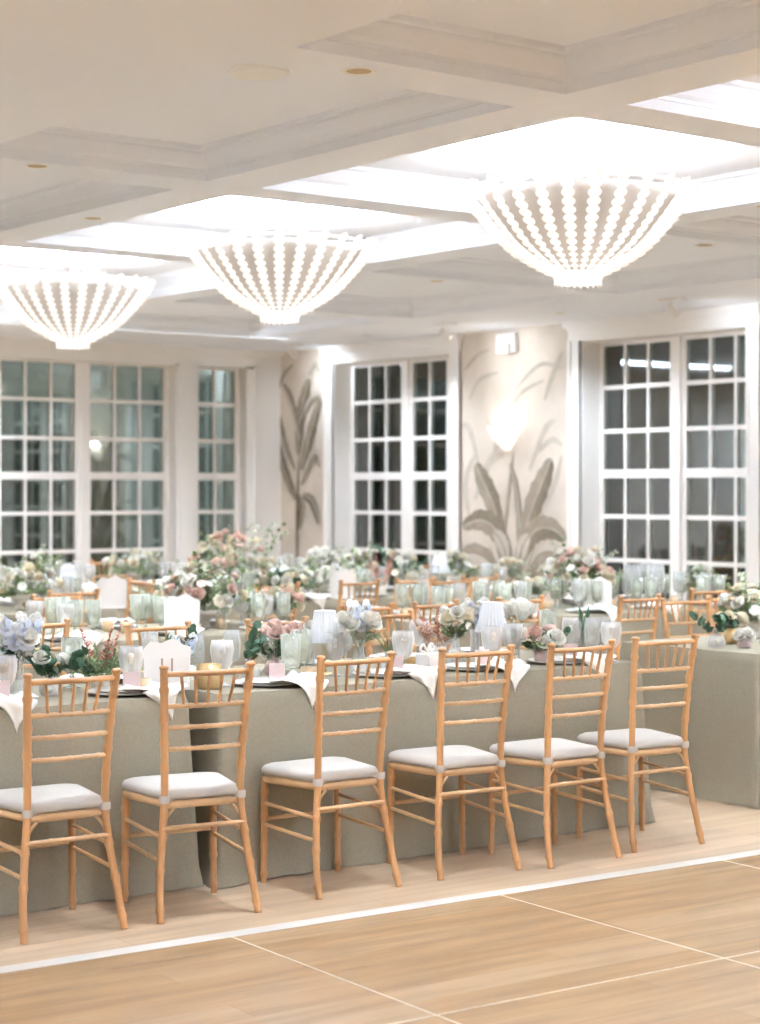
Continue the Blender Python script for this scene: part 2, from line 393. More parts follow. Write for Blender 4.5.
# plant in the corner
mleaf([(299,600),(298,520),(300,450)],.022,0,half=False,rib=False)
mleaf([(299,455),(301,420),(306,395),(310,378)],.085,0)
mleaf([(297,500),(289,480),(281,455),(276,430)],.06,0)
mleaf([(296,470),(287,450),(281,425),(277,408)],.055,1)
mleaf([(302,470),(308,448),(315,420),(321,398)],.07,0)
mleaf([(301,440),(296,415),(290,395),(284,384)],.05,1)
mleaf([(302,485),(312,460),(318,455),(321,468)],.06,1)
mleaf([(300,495),(303,505),(302,518),(300,530)],.05,0)
mleaf([(304,495),(312,500),(317,512),(320,525)],.055,0)
mleaf([(303,420),(311,402),(319,396),(322,404)],.045,1)
mleaf([(278,395),(285,375),(294,365)],.03,2); mleaf([(310,375),(316,366),(321,372)],.04,2)
# plant beyond the right-hand window
mleaf([(772,520),(768,470),(762,440)],.08,0); mleaf([(780,560),(768,500),(759,480)],.06,1)
struct(mu.build('wall_mural', [M['mural_dark'],M['mural_mid'],M['mural_pale']], smooth=False))

# ---- outside: terrace and clipped hedges in the dark
mb = MB(); mb.box(-10,-10,-.3,26,34,-.13); o = struct(mb.build('ground', M['paving'], smooth=False))
def hedge(c, sx, sy, h, seed, label):
    r = random.Random(seed); mb = MB(); n = 26
    for k in range(900):
        x = r.uniform(-sx,sx); y = r.uniform(-sy,sy); z = r.uniform(0,h)
        a = r.uniform(0,2*PI); s = r.uniform(.08,.2); q = r.uniform(-.8,.8)
        d1 = Vector((math.cos(a),math.sin(a),q))*s; d2 = Vector((-math.sin(a),math.cos(a),r.uniform(-.6,.6)))*s*.5
        p = Vector((x,y,z)); mb.add([p-d1,p+d2,p+d1,p-d2],[(0,1,2,3)])
    mb.box(-sx*.9,-sy*.8,-.13-c[2],sx*.9,sy*.8,h*.95)
    return tag(mb.build('hedge', M['hedge'], loc=c, smooth=False), label, 'hedge', None)
hedge((15.6,15.9,-.13),.7,1.7,2.7,1,'dark green hedge outside the middle window pair at night')
hedge((16.0,11.0,-.13),.7,2.3,2.2,2,'dark green hedge outside the right hand window pair at night')
hedge((9.0,21.2,-.13),3.0,.7,2.4,3,'dark green hedge outside the left wall windows at night')
def light(name, kind, loc, power, col=LIGHT_COL, rot=(0,0,0), **kw):
    l = bpy.data.lights.new(name, kind); l.energy = power; l.color = col
    for k,v in kw.items(): setattr(l,k,v)
    o = bpy.data.objects.new(name, l); COL.objects.link(o); o.location = loc; o.rotation_euler = rot; return o

# ------------------------------------------------------------------ chandeliers
PRF = [(.105,-.47),(.108,-.42),(.135,-.405),(.214,-.365),(.34,-.285),(.455,-.165),(.53,-.07),(.575,.02)]
def rib_mesh(prof, nleaf, w, base_leaf=.5):
    """chain of overlapping leaves following the bowl profile in the xz plane"""
    C_ = curve_pts([(r,0,z) for r,z in prof], 60); mb = MB()
    Ls = [0]
    for i in range(60): Ls.append(Ls[-1]+(C_[i+1]-C_[i]).length)
    tot = Ls[-1]
    def pt(s):
        s = max(0,min(tot,s)); i = 0
        while i < 59 and Ls[i+1] < s: i += 1
        f = (s-Ls[i])/max(1e-6,Ls[i+1]-Ls[i]); p = C_[i].lerp(C_[i+1],f); T = (C_[i+1]-C_[i]).normalized()
        return p,T,Vector((T.z,0,-T.x))          # outward normal
    step = tot/nleaf
    mb.tube([pt(tot*k/30)[0] for k in range(31)], .006, 5)
    for k in range(nleaf):
        s0 = k*step; L_ = step*1.35; ww = w*(.45+.55*min(1,s0/tot*1.6))
        rows = []
        for q in range(6):
            t = q/5; p,T,Nn = pt(s0+L_*t) if s0+L_*t <= tot else (pt(tot)[0]+pt(tot)[1]*(s0+L_*t-tot), pt(tot)[1], pt(tot)[2])
            hw = ww*math.sin(PI*min(1,.12+.86*t))**.7 if q < 5 else .002
            out = .004+.018*t
            rows.append((p+Nn*(out-.004)+Vector((0,-hw,0)), p+Nn*(out+.006), p+Nn*(out-.004)+Vector((0,hw,0))))
        vs = [v for r in rows for v in r]; fs = []
        for q in range(5):
            fs += [(q*3,q*3+1,q*3+4,q*3+3),(q*3+1,q*3+2,q*3+5,q*3+4)]
        mb.add(vs, fs)
    return mb
def make_chandelier(lit=True):
    root = empty('chandelier')
    lm = MB()                                     # frosted inner bowl
    lm.lathe([(.001,-.40)]+[(r-.035,z+.012) for r,z in PRF[2:-1]]+[(.535,-.02),(.528,-.02)]+[(r-.045,z+.02) for r,z in reversed(PRF[2:-1])]+[(.001,-.385)], 40)
    lm.build('inner_bowl', M['liner'], root)
    ring = MB(); ring.tube([(.566*math.cos(2*PI*k/48),.566*math.sin(2*PI*k/48),-.0) for k in range(49)], .008, 6, cap=False)
    ring.tube([(.107*math.cos(2*PI*k/32),.107*math.sin(2*PI*k/32),-.44) for k in range(33)], .008, 6, cap=False)
    ring.build('rim_ring', M['leafmetal'], root)
    rm = rib_mesh(PRF, 15, .034)
    proto = rm.build('leaf_rib', M['leafmetal'], root)
    for k in range(26):
        o = proto if k == 0 else proto.copy()
        if k: COL.objects.link(o)
        o.parent = root; o.rotation_euler = (0,0,2*PI*(k+.5)/26)
    tip = MB()                                    # little crown of leaf tips underneath
    for k in range(22):
        a = 2*PI*k/22; r = .108
        c_ = Vector((r*math.cos(a),r*math.sin(a),-.45)); t = Vector((-math.sin(a),math.cos(a),0)); ou = Vector((math.cos(a),math.sin(a),0))
        tip.add([c_-t*.011+Vector((0,0,.035)),c_+t*.011+Vector((0,0,.035)),c_+t*.013+ou*.006,c_+ou*.018+Vector((0,0,-.035)),c_-t*.013+ou*.006],[(0,1,2,3,4)])
    tip.build('bottom_crown', M['leafmetal'], root)
    st = MB(); st.tube([(0,0,-.385),(0,0,.22)], .012, 10); st.lathe([(.001,.205),(.075,.205),(.075,.222),(.06,.228),(.001,.228)],24)
    for k in range(3):
        a = 2*PI*k/3; st.tube([(0,0,.16),(.56*math.cos(a),.56*math.sin(a),.0)], .004, 5)
    st.build('hanging_rod', M['fix'], root)
    for k in range(6):
        a = 2*PI*k/6+.3; b = MB(); b.lathe([(.001,-.02),(.018,-.012),(.024,.01),(.014,.035),(.001,.045)],10,c=(.2*math.cos(a),.2*math.sin(a),-.06))
        b.lathe([(.001,-.06),(.014,-.06),(.014,-.02),(.001,-.02)],10,c=(.2*math.cos(a),.2*math.sin(a),-.06))
        b.tube([(.0,0,-.2),(.2*math.cos(a),.2*math.sin(a),-.12)],.005,5)
        b.build('bulb', M['bulb'], root)
    return root
chand = make_chandelier()
cx_main = 4.21*D
yc = [(-1.415+.755+1.705*k)*D for k in range(7)]
names = {3:'large white leaf-rib chandelier hanging nearest, at right of the three',4:'white leaf-rib chandelier hanging between the other two',5:'white leaf-rib chandelier hanging at the far left, smallest of the three',
         2:'added white leaf-rib chandelier beyond the right edge of view',6:'added white leaf-rib chandelier beyond the left edge of view'}
spots = [(cx_main,yc[k],names[k]) for k in (3,4,5,2,6)]+[(.17*D,yc[1],'added white leaf-rib chandelier behind the camera'),(.17*D,yc[3],'added white leaf-rib chandelier left behind the camera'),
         (cx_main,yc[1],'added white leaf-rib chandelier at the right behind the camera')]  # chandeliers outside the view are added to light the room
ZR = 3.09
for x,y,lb in spots:
    c = place(chand,(x,y,ZR),.12,lb,'chandelier','leaf chandeliers in the lit coffers')
    light('chandelier_up_light','AREA',(x,y,ZR-.02),CHANDELIER_W*(1 if y > 3 and x > 5 else 1.3),rot=(PI,0,0),shape='DISK',size=.85,spread=math.radians(122 if y > 3 and x > 5 else 178))
    light('chandelier_glow','POINT',(x,y,ZR-.30),CHANDELIER_GLOW_W,shadow_soft_size=.30)
# ------------------------------------------------------------------ wall sconce, spots, ceiling fittings
sy, sz = on_wall(508,432,XW)
sc = empty('wall_sconce', (XW,sy,sz-.02)); tag(sc,'lit white leaf wall sconce on the mural between two windows','sconce')
SP = [(.03,-.16),(.045,-.13),(.09,-.08),(.145,-.01),(.185,.07)]
rb = rib_mesh(SP, 8, .018)
pr = rb.build('leaf_rib', M['leafmetal'], sc)
for k in range(11):
    o = pr if k == 0 else pr.copy()
    if k: COL.objects.link(o)
    o.parent = sc; o.rotation_euler = (0,0,PI/2+PI*(k+.5)/11)
b = MB(); b.box(-.03,-.06,-.12,0,.06,.08); b.build('back_plate', M['fix'], sc, bevel=.005)
b = MB(); b.lathe([(.001,-.03),(.02,-.02),(.028,.01),(.016,.04),(.001,.05)],12,c=(-.08,0,0)); b.build('bulb', M['bulb'], sc)
light('sconce_light','POINT',(XW-.09,sy,sz+.03),SCONCE_W,shadow_soft_size=.04,col=(1,.97,.93))
def spot(px,py,x,label,aim_y):
    y,z = on_wall(px,py,x); root = empty('spotlight',(x,y,CH)); tag(root,label,'spotlight','small white wall washer spotlights')
    b = MB(); b.box(-.05,-.12,-.012,.05,.12,0); b.build('mounting_plate', M['fix'], root, smooth=False, bevel=.003)
    b = MB(); b.tube([(0,0,-.01),(0,0,-.07)],.007,8); b.build('stem', M['fix'], root)
    d = Vector((.75,aim_y,-.6)).normalized(); p = Vector((0,0,-.09)); a = p-d*.05; e = p+d*.06
    b = MB(); b.tube([a,a+d*.01,e-d*.005,e],[.028,.034,.036,.036],16); b.build('head', M['fix'], root)
    b = MB(); b.tube([e+d*.001,e+d*.003],[.028,.028],16); b.build('lens', M['bulb'], root)
    l = light('spot_beam','SPOT',root.location+e+d*.02,SPOT_W,spot_size=2.7,spot_blend=1,shadow_soft_size=.05); l.rotation_euler = d.to_track_quat('-Z','Y').to_euler()
spot(445,330,11.3,'small white ceiling spotlight above the middle window pair',-.25)
spot(672,308,11.3,'small white ceiling spotlight above the right hand window pair',-.2)
spot(293,352,11.6,'small white ceiling spotlight near the corner mural strip',.1)
spot(838,300,11.3,'added white ceiling spotlight past the right picture edge',-.2)  # extra spotlight added to brighten the walls
light('added_wall_wash','AREA',(9.0,16.3,CH-.03),SPOT_W*1.0,rot=(-.55,0,0),shape='RECTANGLE',size=4.5,size_y=.08)  # fill strip added to brighten the left wall, has no fixture
ey,ez = on_wall(509,344,XW)
em = empty('emergency_light',(XW,ey,ez)); tag(em,'white emergency light box high on the mural wall','emergency light')
b = MB(); b.box(-.06,-.14,-.09,0,.14,.10); b.build('housing', M['fix'], em, smooth=False, bevel=.012)
b = MB(); b.box(-.105,-.10,-.10,-.06,.02,.0); b.build('lamp_head', M['fix'], em, smooth=False, bevel=.012)
# downlights in the beams and the round speaker in the coffer
def ceil_at(px,py,h=0):
    Z = FPX*(D+h)/(HY-py); t = (px-CX)/FPX
    return (Z*(RX*t+FX), Z*(FY+RY*t))
dl = empty('downlight'); b = MB(); b.lathe([(.048,-.001),(.062,-.004),(.065,0),(.048,0)],28); b.build('trim_ring', M['fix'], dl)
b = MB(); b.lathe([(.001,-.0005),(.048,-.0005)],28); b.build('reflector', M['gold'], dl)
def down(x,y): DOWNLIGHT_W and light('downlight_fill_beam','SPOT',(x,y,CH-.01),DOWNLIGHT_W,spot_size=2.5,spot_blend=1,shadow_soft_size=.06)  # beam added as room fill at every downlight
for px,py,lb in ((359,71,'round recessed downlight in the ceiling beam beside the speaker'),(37,166,'round recessed downlight in the ceiling beam at far left'),(437,281,'round recessed downlight in the beam between the two nearer chandeliers'),
                 (705,245,'round recessed downlight in the beam right of the nearest chandelier')):
    x,y = ceil_at(px,py); place(dl,(x,y,CH-.0005),0,lb,'downlight','recessed downlights in the beams'); down(x,y)
for x,y,lb in [(3.38,6.16,'near beam beside the middle chandelier'),(3.38,7.87,'near beam beside the leftmost chandelier'),(3.38,9.57,'near beam past the left picture edge'),
    (5.115,4.455,'far beam behind the nearest chandelier'),(5.115,7.87,'far beam behind the leftmost chandelier'),(5.115,9.57,'far beam toward the left wall windows'),
    (7.3,3.6,'soffit before the right window pair'),(7.3,5.3,'soffit before the right end of the mural'),(7.3,7.87,'soffit before the left end of the mural'),(7.3,9.7,'soffit before the middle window pair'),
    (5.115,10.75,'soffit before the narrow side window'),(3.38,10.75,'soffit near the far left window'),(2.1,.2,'near beam behind the camera'),(5.115,2.75,'far beam past the right picture edge'),(3.38,1.9,'near beam at the right behind the camera')]:
    place(dl,(x*D,y*D,CH-.0005),0,'added fill downlight in the '+lb,'downlight','added fill downlights'); down(x*D,y*D)  # extra downlights added because the room was too dark
x,y = ceil_at(258,71,.165)
b = MB(); b.lathe([(.001,-.012),(.10,-.011),(.118,-.012),(.13,-.012),(.13,0)],36)
tag(b.build('ceiling_speaker', M['fix'], loc=(x,y,CH+.165)),'large round white speaker grille in the unlit coffer','speaker')

# ------------------------------------------------------------------ dance floor
A_ = (2.758,5.65); B_ = (6.27,5.494); ang = math.atan2(B_[1]-A_[1],B_[0]-A_[0])
df = empty('dance_floor', (3.61,5.575,0), ang); tag(df,'polished maple dance floor with white edge strip in the foreground','dance floor')
b = MB(); b.box(-6.5,-7.4,.0005,7.5,0,.012); b.build('floor_panels', M['dance'], df, smooth=False)
b = MB(); b.add([(-6.5,0,.0125),(7.5,0,.0125),(7.5,.12,.0015),(-6.5,.12,.0015),(-6.5,0,0.0006),(7.5,0,0.0006),(7.5,.12,.0006),(-6.5,.12,.0006)],[(0,1,2,3),(7,6,5,4),(0,4,5,1),(3,2,6,7)]); b.build('edge_strip', M['tape'], df, smooth=False)
b = MB()
for k in range(-5,7): b.box(k*1.2-.003,-7.4,.012,k*1.2+.003,0,.0126)
for k in range(1,7): b.box(-6.5,-1.2*k-.003,.012,7.5,-1.2*k+.003,.0126)
b.build('panel_seams', M['seam'], df, smooth=False)

# ------------------------------------------------------------------ chairs
def rings(path, r0, r1, marks, n=64, amp=.34, w=.012):
    C_ = curve_pts(path, n); Ls = [0]
    for i in range(n): Ls.append(Ls[-1]+(C_[i+1]-C_[i]).length)
    tot = Ls[-1]; rad = []
    for i in range(n+1):
        s = Ls[i]; r = r0+(r1-r0)*s/tot
        for m_ in marks:
            q = (s-m_*tot)/w
            if abs(q) < 2.5: r *= 1+amp*math.exp(-q*q*2)
        rad.append(r)
    return C_, rad
def make_chair(name='banquet_chair'):
    root = empty(name)
    for s in (-1,1):                              # continuous rear post, foot to finial
        path = [(s*.195,-.265,0),(s*.185,-.232,.13),(s*.165,-.205,.30),(s*.152,-.195,.44),(s*.156,-.205,.62),(s*.165,-.225,.80),(s*.173,-.245,.925)]
        C_,rad = rings(path,.0135,.0150,[.05,.20,.33,.47,.60,.70,.80,.915],90)
        b = MB(); b.tube(C_,rad,10)
        p = C_[-1]; b.lathe([(.0155,-.002),(.0185,.003),(.0185,.008),(.012,.013),(.001,.015)],10,c=tuple(p))
        b.build('rear_post', M['wood'], root)
        C_,rad = rings([(s*.185,.135,0),(s*.182,.135,.2),(s*.18,.135,.425)],.012,.0155,[.08,.35,.62,.85],50)
        b = MB(); b.tube(C_,rad,10); b.build('front_leg', M['wood'], root)
    def cross(nm, a, c, r, marks, sag=0, m='wood_light', n=44):
        a = Vector(a); c = Vector(c); mid = (a+c)/2+Vector((0,-sag,0))
        C_,rad = rings([a,mid,c],r,r,marks,n,.28,.007); b = MB(); b.tube(C_,rad,8); return b.build(nm, M[m], root)
    cross('top_rail',(-.168,-.242,.905),(.168,-.242,.905),.0105,[.2,.8],.018,'wood')
    cross('back_rail',(-.163,-.224,.785),(.163,-.224,.785),.009,[.12,.3,.5,.7,.88],.016)
    cross('back_rail',(-.158,-.213,.705),(.158,-.213,.705),.0088,[.12,.3,.5,.7,.88],.014)
    cross('back_rail',(-.154,-.205,.625),(.154,-.205,.625),.0088,[.12,.3,.5,.7,.88],.014)
    for k in range(5):
        q = (k-2)/2; 
        C_,rad = rings([(q*.090,-.224-.016*(1-q*q*.45),.785),(q*.108,-.243-.017*(1-q*q*.45),.905)],.0062,.0062,[.3,.7],16,.25,.008)
        b = MB(); b.tube(C_,rad,7); b.build('spindle', M['wood'], root)
    # seat frame: rounded trapezoid slab
    def outline(g, n=10):
        pts = []; cs = [(-.150-g,-.195-g,.03),(.150+g,-.195-g,.03),(.195+g,.155+g,.06),(-.195-g,.155+g,.06)]
        angs = [(PI,1.5*PI),(1.5*PI,2*PI),(0,.5*PI),(.5*PI,PI)]
        for (x,y,r),(a0,a1) in zip(cs,angs):
            sx = 1 if x>0 else -1; sy_ = 1 if y>0 else -1; c0 = (x-sx*r,y-sy_*r)
            for k in range(n+1):
                a = a0+(a1-a0)*k/n; pts.append((c0[0]+r*math.cos(a),c0[1]+r*math.sin(a)))
        return pts
    def loft(layers):
        b = MB(); n = None; vs = []; fs = []
        for g,z in layers:
            o = outline(g); n = len(o); vs += [(x,y,z) for x,y in o]
        for k in range(len(layers)-1):
            for i in range(n): fs.append((k*n+i,k*n+(i+1)%n,(k+1)*n+(i+1)%n,(k+1)*n+i))
        fs.append(tuple(reversed(range(n)))); fs.append(tuple((len(layers)-1)*n+i for i in range(n)))
        return b.add(vs,fs)
    loft([(-.012,.402),(.0,.406),(.004,.415),(.004,.427),(-.002,.432)]).build('seat_frame', M['wood_light'], root)
    cu = loft([(-.02,.4325),(.000,.436),(.008,.444),(.009,.458),(.002,.470),(-.012,.477),(-.05,.482),(-.10,.484)]).build('cushion', M['cushion'], root)
    for s in (-1,1):
        b = MB(); b.lathe([(.0185,.426),(.0205,.430),(.0205,.450),(.0185,.454)],12,c=(s*.152,-.196,0)); b.box(min(s*.12,s*.15),-.20,.432,max(s*.12,s*.15),-.175,.448); b.build('cushion_tie', M['cushion'], cu)
    cross('stretcher',(-.166,-.207,.335),(.166,-.207,.335),.0085,[.3,.7])
    cross('stretcher',(-.184,.135,.255),(.184,.135,.255),.0085,[.3,.7])
    for s in (-1,1):
        cross('stretcher',(s*.166,-.207,.300),(s*.183,.135,.320),.008,[.33,.66])
        cross('stretcher',(s*.176,-.218,.215),(s*.184,.135,.235),.008,[.33,.66])
        b = MB(); b.tube(curve_pts([(s*.155,-.197,.345),(s*.143,-.196,.375),(s*.115,-.195,.405)],8),.006,6); b.build('corner_brace', M['wood_light'], root)
    return root
chair = make_chair()
def gp(px,py):                                    # point of the floor seen at a pixel
    Z = FPX*EYE/(py-HY); t = (px-CX)/FPX; return Vector((Z*(RX*t+FX), Z*(FY+RY*t)))
front_seats = []
feet = [((24,944),(124,929)),((159,924),(259,912.5)),((315,900),(402,886)),((441,880),(517.5,870)),((551.5,868.5),(617.5,858)),((636,852.5),(700,844))]
for k,(l,r) in enumerate(feet):
    a = gp(*l); b = gp(*r); d = b-a; yaw = math.atan2(d.y,d.x); mid = (a+b)/2
    c = mid+Vector((-math.sin(yaw),math.cos(yaw)))*.262
    front_seats.append(c.x)
    lab = ['leftmost of the six chairs backing onto the dance floor','second chair from the left of the six backing onto the dance floor','third chair from the left of the six backing onto the dance floor',
           'fourth chair from the left of the six backing onto the dance floor','fifth chair from the left of the six backing onto the dance floor','rightmost of the six chairs backing onto the dance floor'][k]
    place(chair,(c.x,c.y,0),yaw,'natural wood '+lab,'chair','chairs along the front table by the dance floor')
others = [ # px x of back, y of back, facing (1 = towards +y), extra yaw, label
 (158,7.93,-1,.02,'wood chair on the far side of the front table, behind the table number card'),
 (277,7.86,-1,-.03,'wood chair on the far side of the front table, behind the pink roses'),
 (388,7.95,-1,.10,'wood chair on the far side of the front table, behind the curved green stems'),
 (-30,7.9,-1,0,'wood chair on the far side of the front table past the left edge'),
 (640,8.22,1,.05,'tall-looking wood chair between the front and second rows, right of the aisle'),
 (686,7.85,-1,-.15,'angled wood chair touching the right front table beside the bud vase'),
 (727,7.95,-1,0,'wood chair half hidden behind the flower bowl at right'),
 (33,8.5,1,-.3,'turned wood chair behind the pale blue flowers at far left'),
 (368,8.5,1,.05,'wood chair in the middle aisle behind the white bud vase flowers'),
 (436,8.52,1,.12,'wood chair in the middle aisle behind the dusty red plumes'),
 (521,8.55,1,0,'wood chair behind the white tulips in the second row'),
 (711,8.55,1,-.05,'wood chair standing before the right window by the second row'),
 (57,10.55,-1,.1,'wood chair at left on the far side of the second row'),
 (450,10.6,-1,-.1,'wood chair on the far side of the second row near the middle lamp'),
 (74,10.9,1,.0,'wood chair at left on the near side of the third row'),
 (142,11.9,1,PI/2,'wood chair turned edge-on at the end of the third row left table'),
 (278,10.85,1,0,'wood chair on the near side of the third row below the tall branches'),
 (360,10.87,1,.03,'wood chair on the near side of the third row in line with the middle window'),
 (416,10.87,1,-.03,'wood chair on the near side of the third row left of the lamp'),
 (480,10.95,1,.06,'wood chair on the near side of the third row under the mural plant'),
 (420,13.05,-1,0,'wood chair on the far side of the third row below the middle window'),
 (44,15.35,-1,.1,'wood chair before the far left window door'),
 (109,15.35,-1,-.1,'wood chair before the far left window between two door leaves'),
 (205,15.4,-1,0,'wood chair at the back beneath the narrow side window'),
]
for px,yb_,f,dy,lb in others:
    x,y = at_y(px,yb_); yaw = (0 if f > 0 else PI)+dy
    place(chair,(x-math.sin(yaw)*.245,y+math.cos(yaw)*.245,0),yaw,lb,'chair','chairs around the tables further back')

# ------------------------------------------------------------------ tables and cloths
TH = .762
def smooth_noise(seed):
    r = random.Random(seed); ph = [(r.uniform(0,6.28), r.uniform(.7,1.3)) for _ in range(8)]
    return lambda s: sum(a*math.sin(s*(2.1+1.9*i)*1.0+p)/(1+i*.6) for i,(p,a) in enumerate(ph))/2.6
def cloth(x0,y0,x1,y1,seed,label,amp=.016,puddle=.02):
    nz = smooth_noise(seed); nz2 = smooth_noise(seed+50); R_ = .035; per = []
    def edge(ax,ay,bx,by,n):
        for k in range(n): per.append((ax+(bx-ax)*k/n, ay+(by-ay)*k/n))
    # perimeter with rounded corners
    pts = []; rc = .03
    for cx_,cy_,a0 in ((x0+rc,y0+rc,PI),(x1-rc,y0+rc,1.5*PI),(x1-rc,y1-rc,0),(x0+rc,y1-rc,.5*PI)):
        for k in range(7): a = a0+PI/2*k/6; pts.append((cx_+rc*math.cos(a),cy_+rc*math.sin(a),math.cos(a),math.sin(a),1-abs(k-3)/3.5))
    full = []
    for i in range(len(pts)):
        a = pts[i]; b = pts[(i+1)%len(pts)]; d = math.hypot(b[0]-a[0],b[1]-a[1]); n = max(1,int(d/.035))
        for k in range(n):
            t = k/n; cf = a[4]*(1-t)+b[4]*t if n < 5 else max(0, a[4]*(1-t*8))+max(0,b[4]*(1-(1-t)*8))
            if n >= 5:
                near = min(t,1-t)*d; cf = max(0,.5-near/.25)*.9
            full.append((a[0]+(b[0]-a[0])*t,a[1]+(b[1]-a[1])*t,a[2]*(1-t)+b[2]*t,a[3]*(1-t)+b[3]*t,cf))
    n = len(full); mb = MB(); vs = []; NV = 26; fs = []
    for j in range(NV+1):
        t = j/NV; z = TH*(1-t)
        for i,(x,y,nx,ny,cf) in enumerate(full):
            s = x*1.0+y*1.3+ (3 if abs(ny)>.5 else 0)
            off = .002+ .012*t + amp*(t**1.3*(nz(s*2.3)*.8+nz2(s*5)*.35)+t**4*nz2(s*8)*1.1) + cf*.045*t**1.1*(1+.3*nz2(s*9))
            if j >= NV-2: off += puddle*(j-NV+3)/3*(1+nz(s*4)*.5)*.6
            off = max(off, .001)
            if j == 0: vs.append((x-nx*.008,y-ny*.008,TH))
            else: vs.append((x+nx*off,y+ny*off,max(.004, z if j<NV else .004)-(.004 if j==1 else 0)))
        if j:
            for i in range(n): i2=(i+1)%n; fs.append(((j-1)*n+i,j*n+i,j*n+i2,(j-1)*n+i2))
    mb.add(vs,fs)
    mb.add(vs[:n],[tuple(range(n))])
    return tag(mb.build('tablecloth', M['linen']),label,'tablecloth','sage linen tablecloths')
def table(x0,y0,x1,y1,where):
    root = empty('banquet_table',((x0+x1)/2,(y0+y1)/2,0)); tag(root,'long folding table under the '+where,'table','banquet tables under the cloths')
    hx,hy = (x1-x0)/2-.03,(y1-y0)/2-.03
    b = MB(); b.box(-hx,-hy,TH-.03,hx,hy,TH-.004); b.build('tabletop', M['plywood'], root, smooth=False, bevel=.004)
    for sx in (-1,1):
        for sy_ in (-1,1):
            b = MB(); b.tube([(sx*(hx-.2),sy_*(hy-.1),0),(sx*(hx-.2),sy_*(hy-.1),TH-.03)],.014,8); b.build('leg', M['steel'], root)
YA = (6.43,7.42); Y1 = (6.375,7.40); Y2 = (9.0,10.05); Y3 = (11.38,12.45); Y4 = (13.8,14.9)
CE = 10.3
TABLES = {'A':(1.55,YA[0],3.965,YA[1],'leftmost front tablecloth'),'B':(4.07,Y1[0],6.45,Y1[1],'long front tablecloth in the middle'),
 'C':(7.20,6.33,CE,7.30,'front tablecloth right of the aisle'),'B2':(3.3,Y2[0],6.5,Y2[1],'second row tablecloth at left'),'C2':(7.25,Y2[0],CE,Y2[1],'second row tablecloth at right'),
 'B3':(3.6,Y3[0],6.45,Y3[1],'third row tablecloth at left'),'C3':(7.2,Y3[0],CE,Y3[1],'third row tablecloth in the middle'),'C4':(7.1,Y4[0],CE,Y4[1],'rearmost tablecloth before the corner')}
NAME = {'A':'leftmost front table','B':'middle front table','C':'right front table','B2':'second row left table','C2':'second row right table','B3':'third row left table','C3':'third row middle table','C4':'rearmost table'}
CL = {'A':'sage linen cloth on the leftmost front table, left of the dark slit','B':'sage linen cloth on the long middle front table behind four chairs',
 'C':'sage linen cloth draping to the floor at the right picture edge','B2':'sage linen cloth on the second row table at left','C2':'sage linen cloth on the second row table at right before the window',
 'B3':'sage linen cloth on the third row table at far left','C3':'sage linen cloth on the third row table under the middle window','C4':'sage linen cloth on the rearmost table near the corner'}
for i,(k,(x0,y0,x1,y1,w)) in enumerate(TABLES.items()):
    cloth(x0,y0,x1,y1,i*3+2,CL[k]); table(x0,y0,x1,y1,w)

# ------------------------------------------------------------------ tableware prototypes
Q = TH+.0005
def simple(name, fill, m, **kw):
    b = MB(); fill(b); return b.build(name, m, **kw)
def make_goblet(m, h=.17, r=.042, straight=False, ribbed=True):
    root = empty('goblet'); b = MB()
    if straight: pf = [(.022,.055),(.030,.062),(.036,.10),(.040,h),(.0385,h),(.034,.10),(.027,.067),(.001,.062)]
    else: pf = [(.008,.058),(.022,.064),(.036,.085),(r,.12),(r+.002,.14),(r-.003,h),(r-.005,h),(r,.14),(r-.002,.12),(.034,.088),(.02,.068),(.001,.064)]
    b.lathe(pf, 36 if ribbed else 24, ripple=.035 if ribbed else 0, nr=12); b.build('bowl', m, root)
    b = MB(); b.lathe([(.001,0),(.034,0),(.034,.003),(.014,.008),(.006,.018),(.007,.035),(.011,.042),(.006,.050),(.009,.060),(.001,.062)],18); b.build('stem', m, root)
    return root
gob_milk = make_goblet(M['milk']); gob_sage = make_goblet(M['sage'],.185,straight=True); gob_clear = make_goblet(M['glass'],.20,.036,ribbed=False)
def mk_plate():
    root = empty('place_plate'); b = MB(); b.lathe([(.001,.002),(.09,.002),(.10,.004),(.148,.012),(.15,.014),(.148,.016),(.10,.008),(.001,.006)],36); b.build('charger', M['charger'], root)
    b = MB(); b.lathe([(.001,.0085),(.07,.0085),(.08,.011),(.118,.020),(.12,.022),(.118,.0235),(.08,.015),(.001,.0115)],36); b.build('dinner_plate', M['porcelain'], root); return root
plate = mk_plate()
def mk_napkin(seed):
    r = random.Random(seed); b = MB(); n,mn = 18,12; vs = []; fs = []
    for j in range(n+1):
        t = j/n
        for i in range(mn+1):
            s = i/mn*2-1
            if t < .52:                          # lying on the table, rumpled
                y = .17-(t/.52)*.17; w = .055+.07*math.sin(t*5.2)**2; z = .014+.012*math.sin(s*7+t*9+seed)*math.sin(t*5+1)+.010*(1-abs(s))
                x = s*w+.03*math.sin(t*7+seed)
            else:                                # hanging over the edge, to a point
                q = (t-.52)/.48; x = s*(.075*(1-q)+.006)+.012*math.sin(q*3+seed)+.02*q; y = -.016-.010*math.sin(s*6+seed)*(1-q)-.004*q; z = .012-.125*q*(1-.35*abs(s))
                if q < .12: y = -.008
            vs.append((x,y,z))
    for j in range(n):
        for i in range(mn): k = j*(mn+1)+i; fs.append((k,k+1,k+mn+2,k+mn+1))
    b.add(vs,fs); o = b.build('napkin', M['napkin'])
    md = o.modifiers.new('thick','SOLIDIFY'); md.thickness = .004; md.offset = 1
    return o
napkins = [mk_napkin(1),mk_napkin(4)]
def mk_card():
    b = MB(); b.box(-.034,-.0015,0,.034,.0015,.085); b.box(-.034,-.0015,0,.034,.03,.0015); return b.build('place_card', M['blush'], smooth=False)
pcard = mk_card()
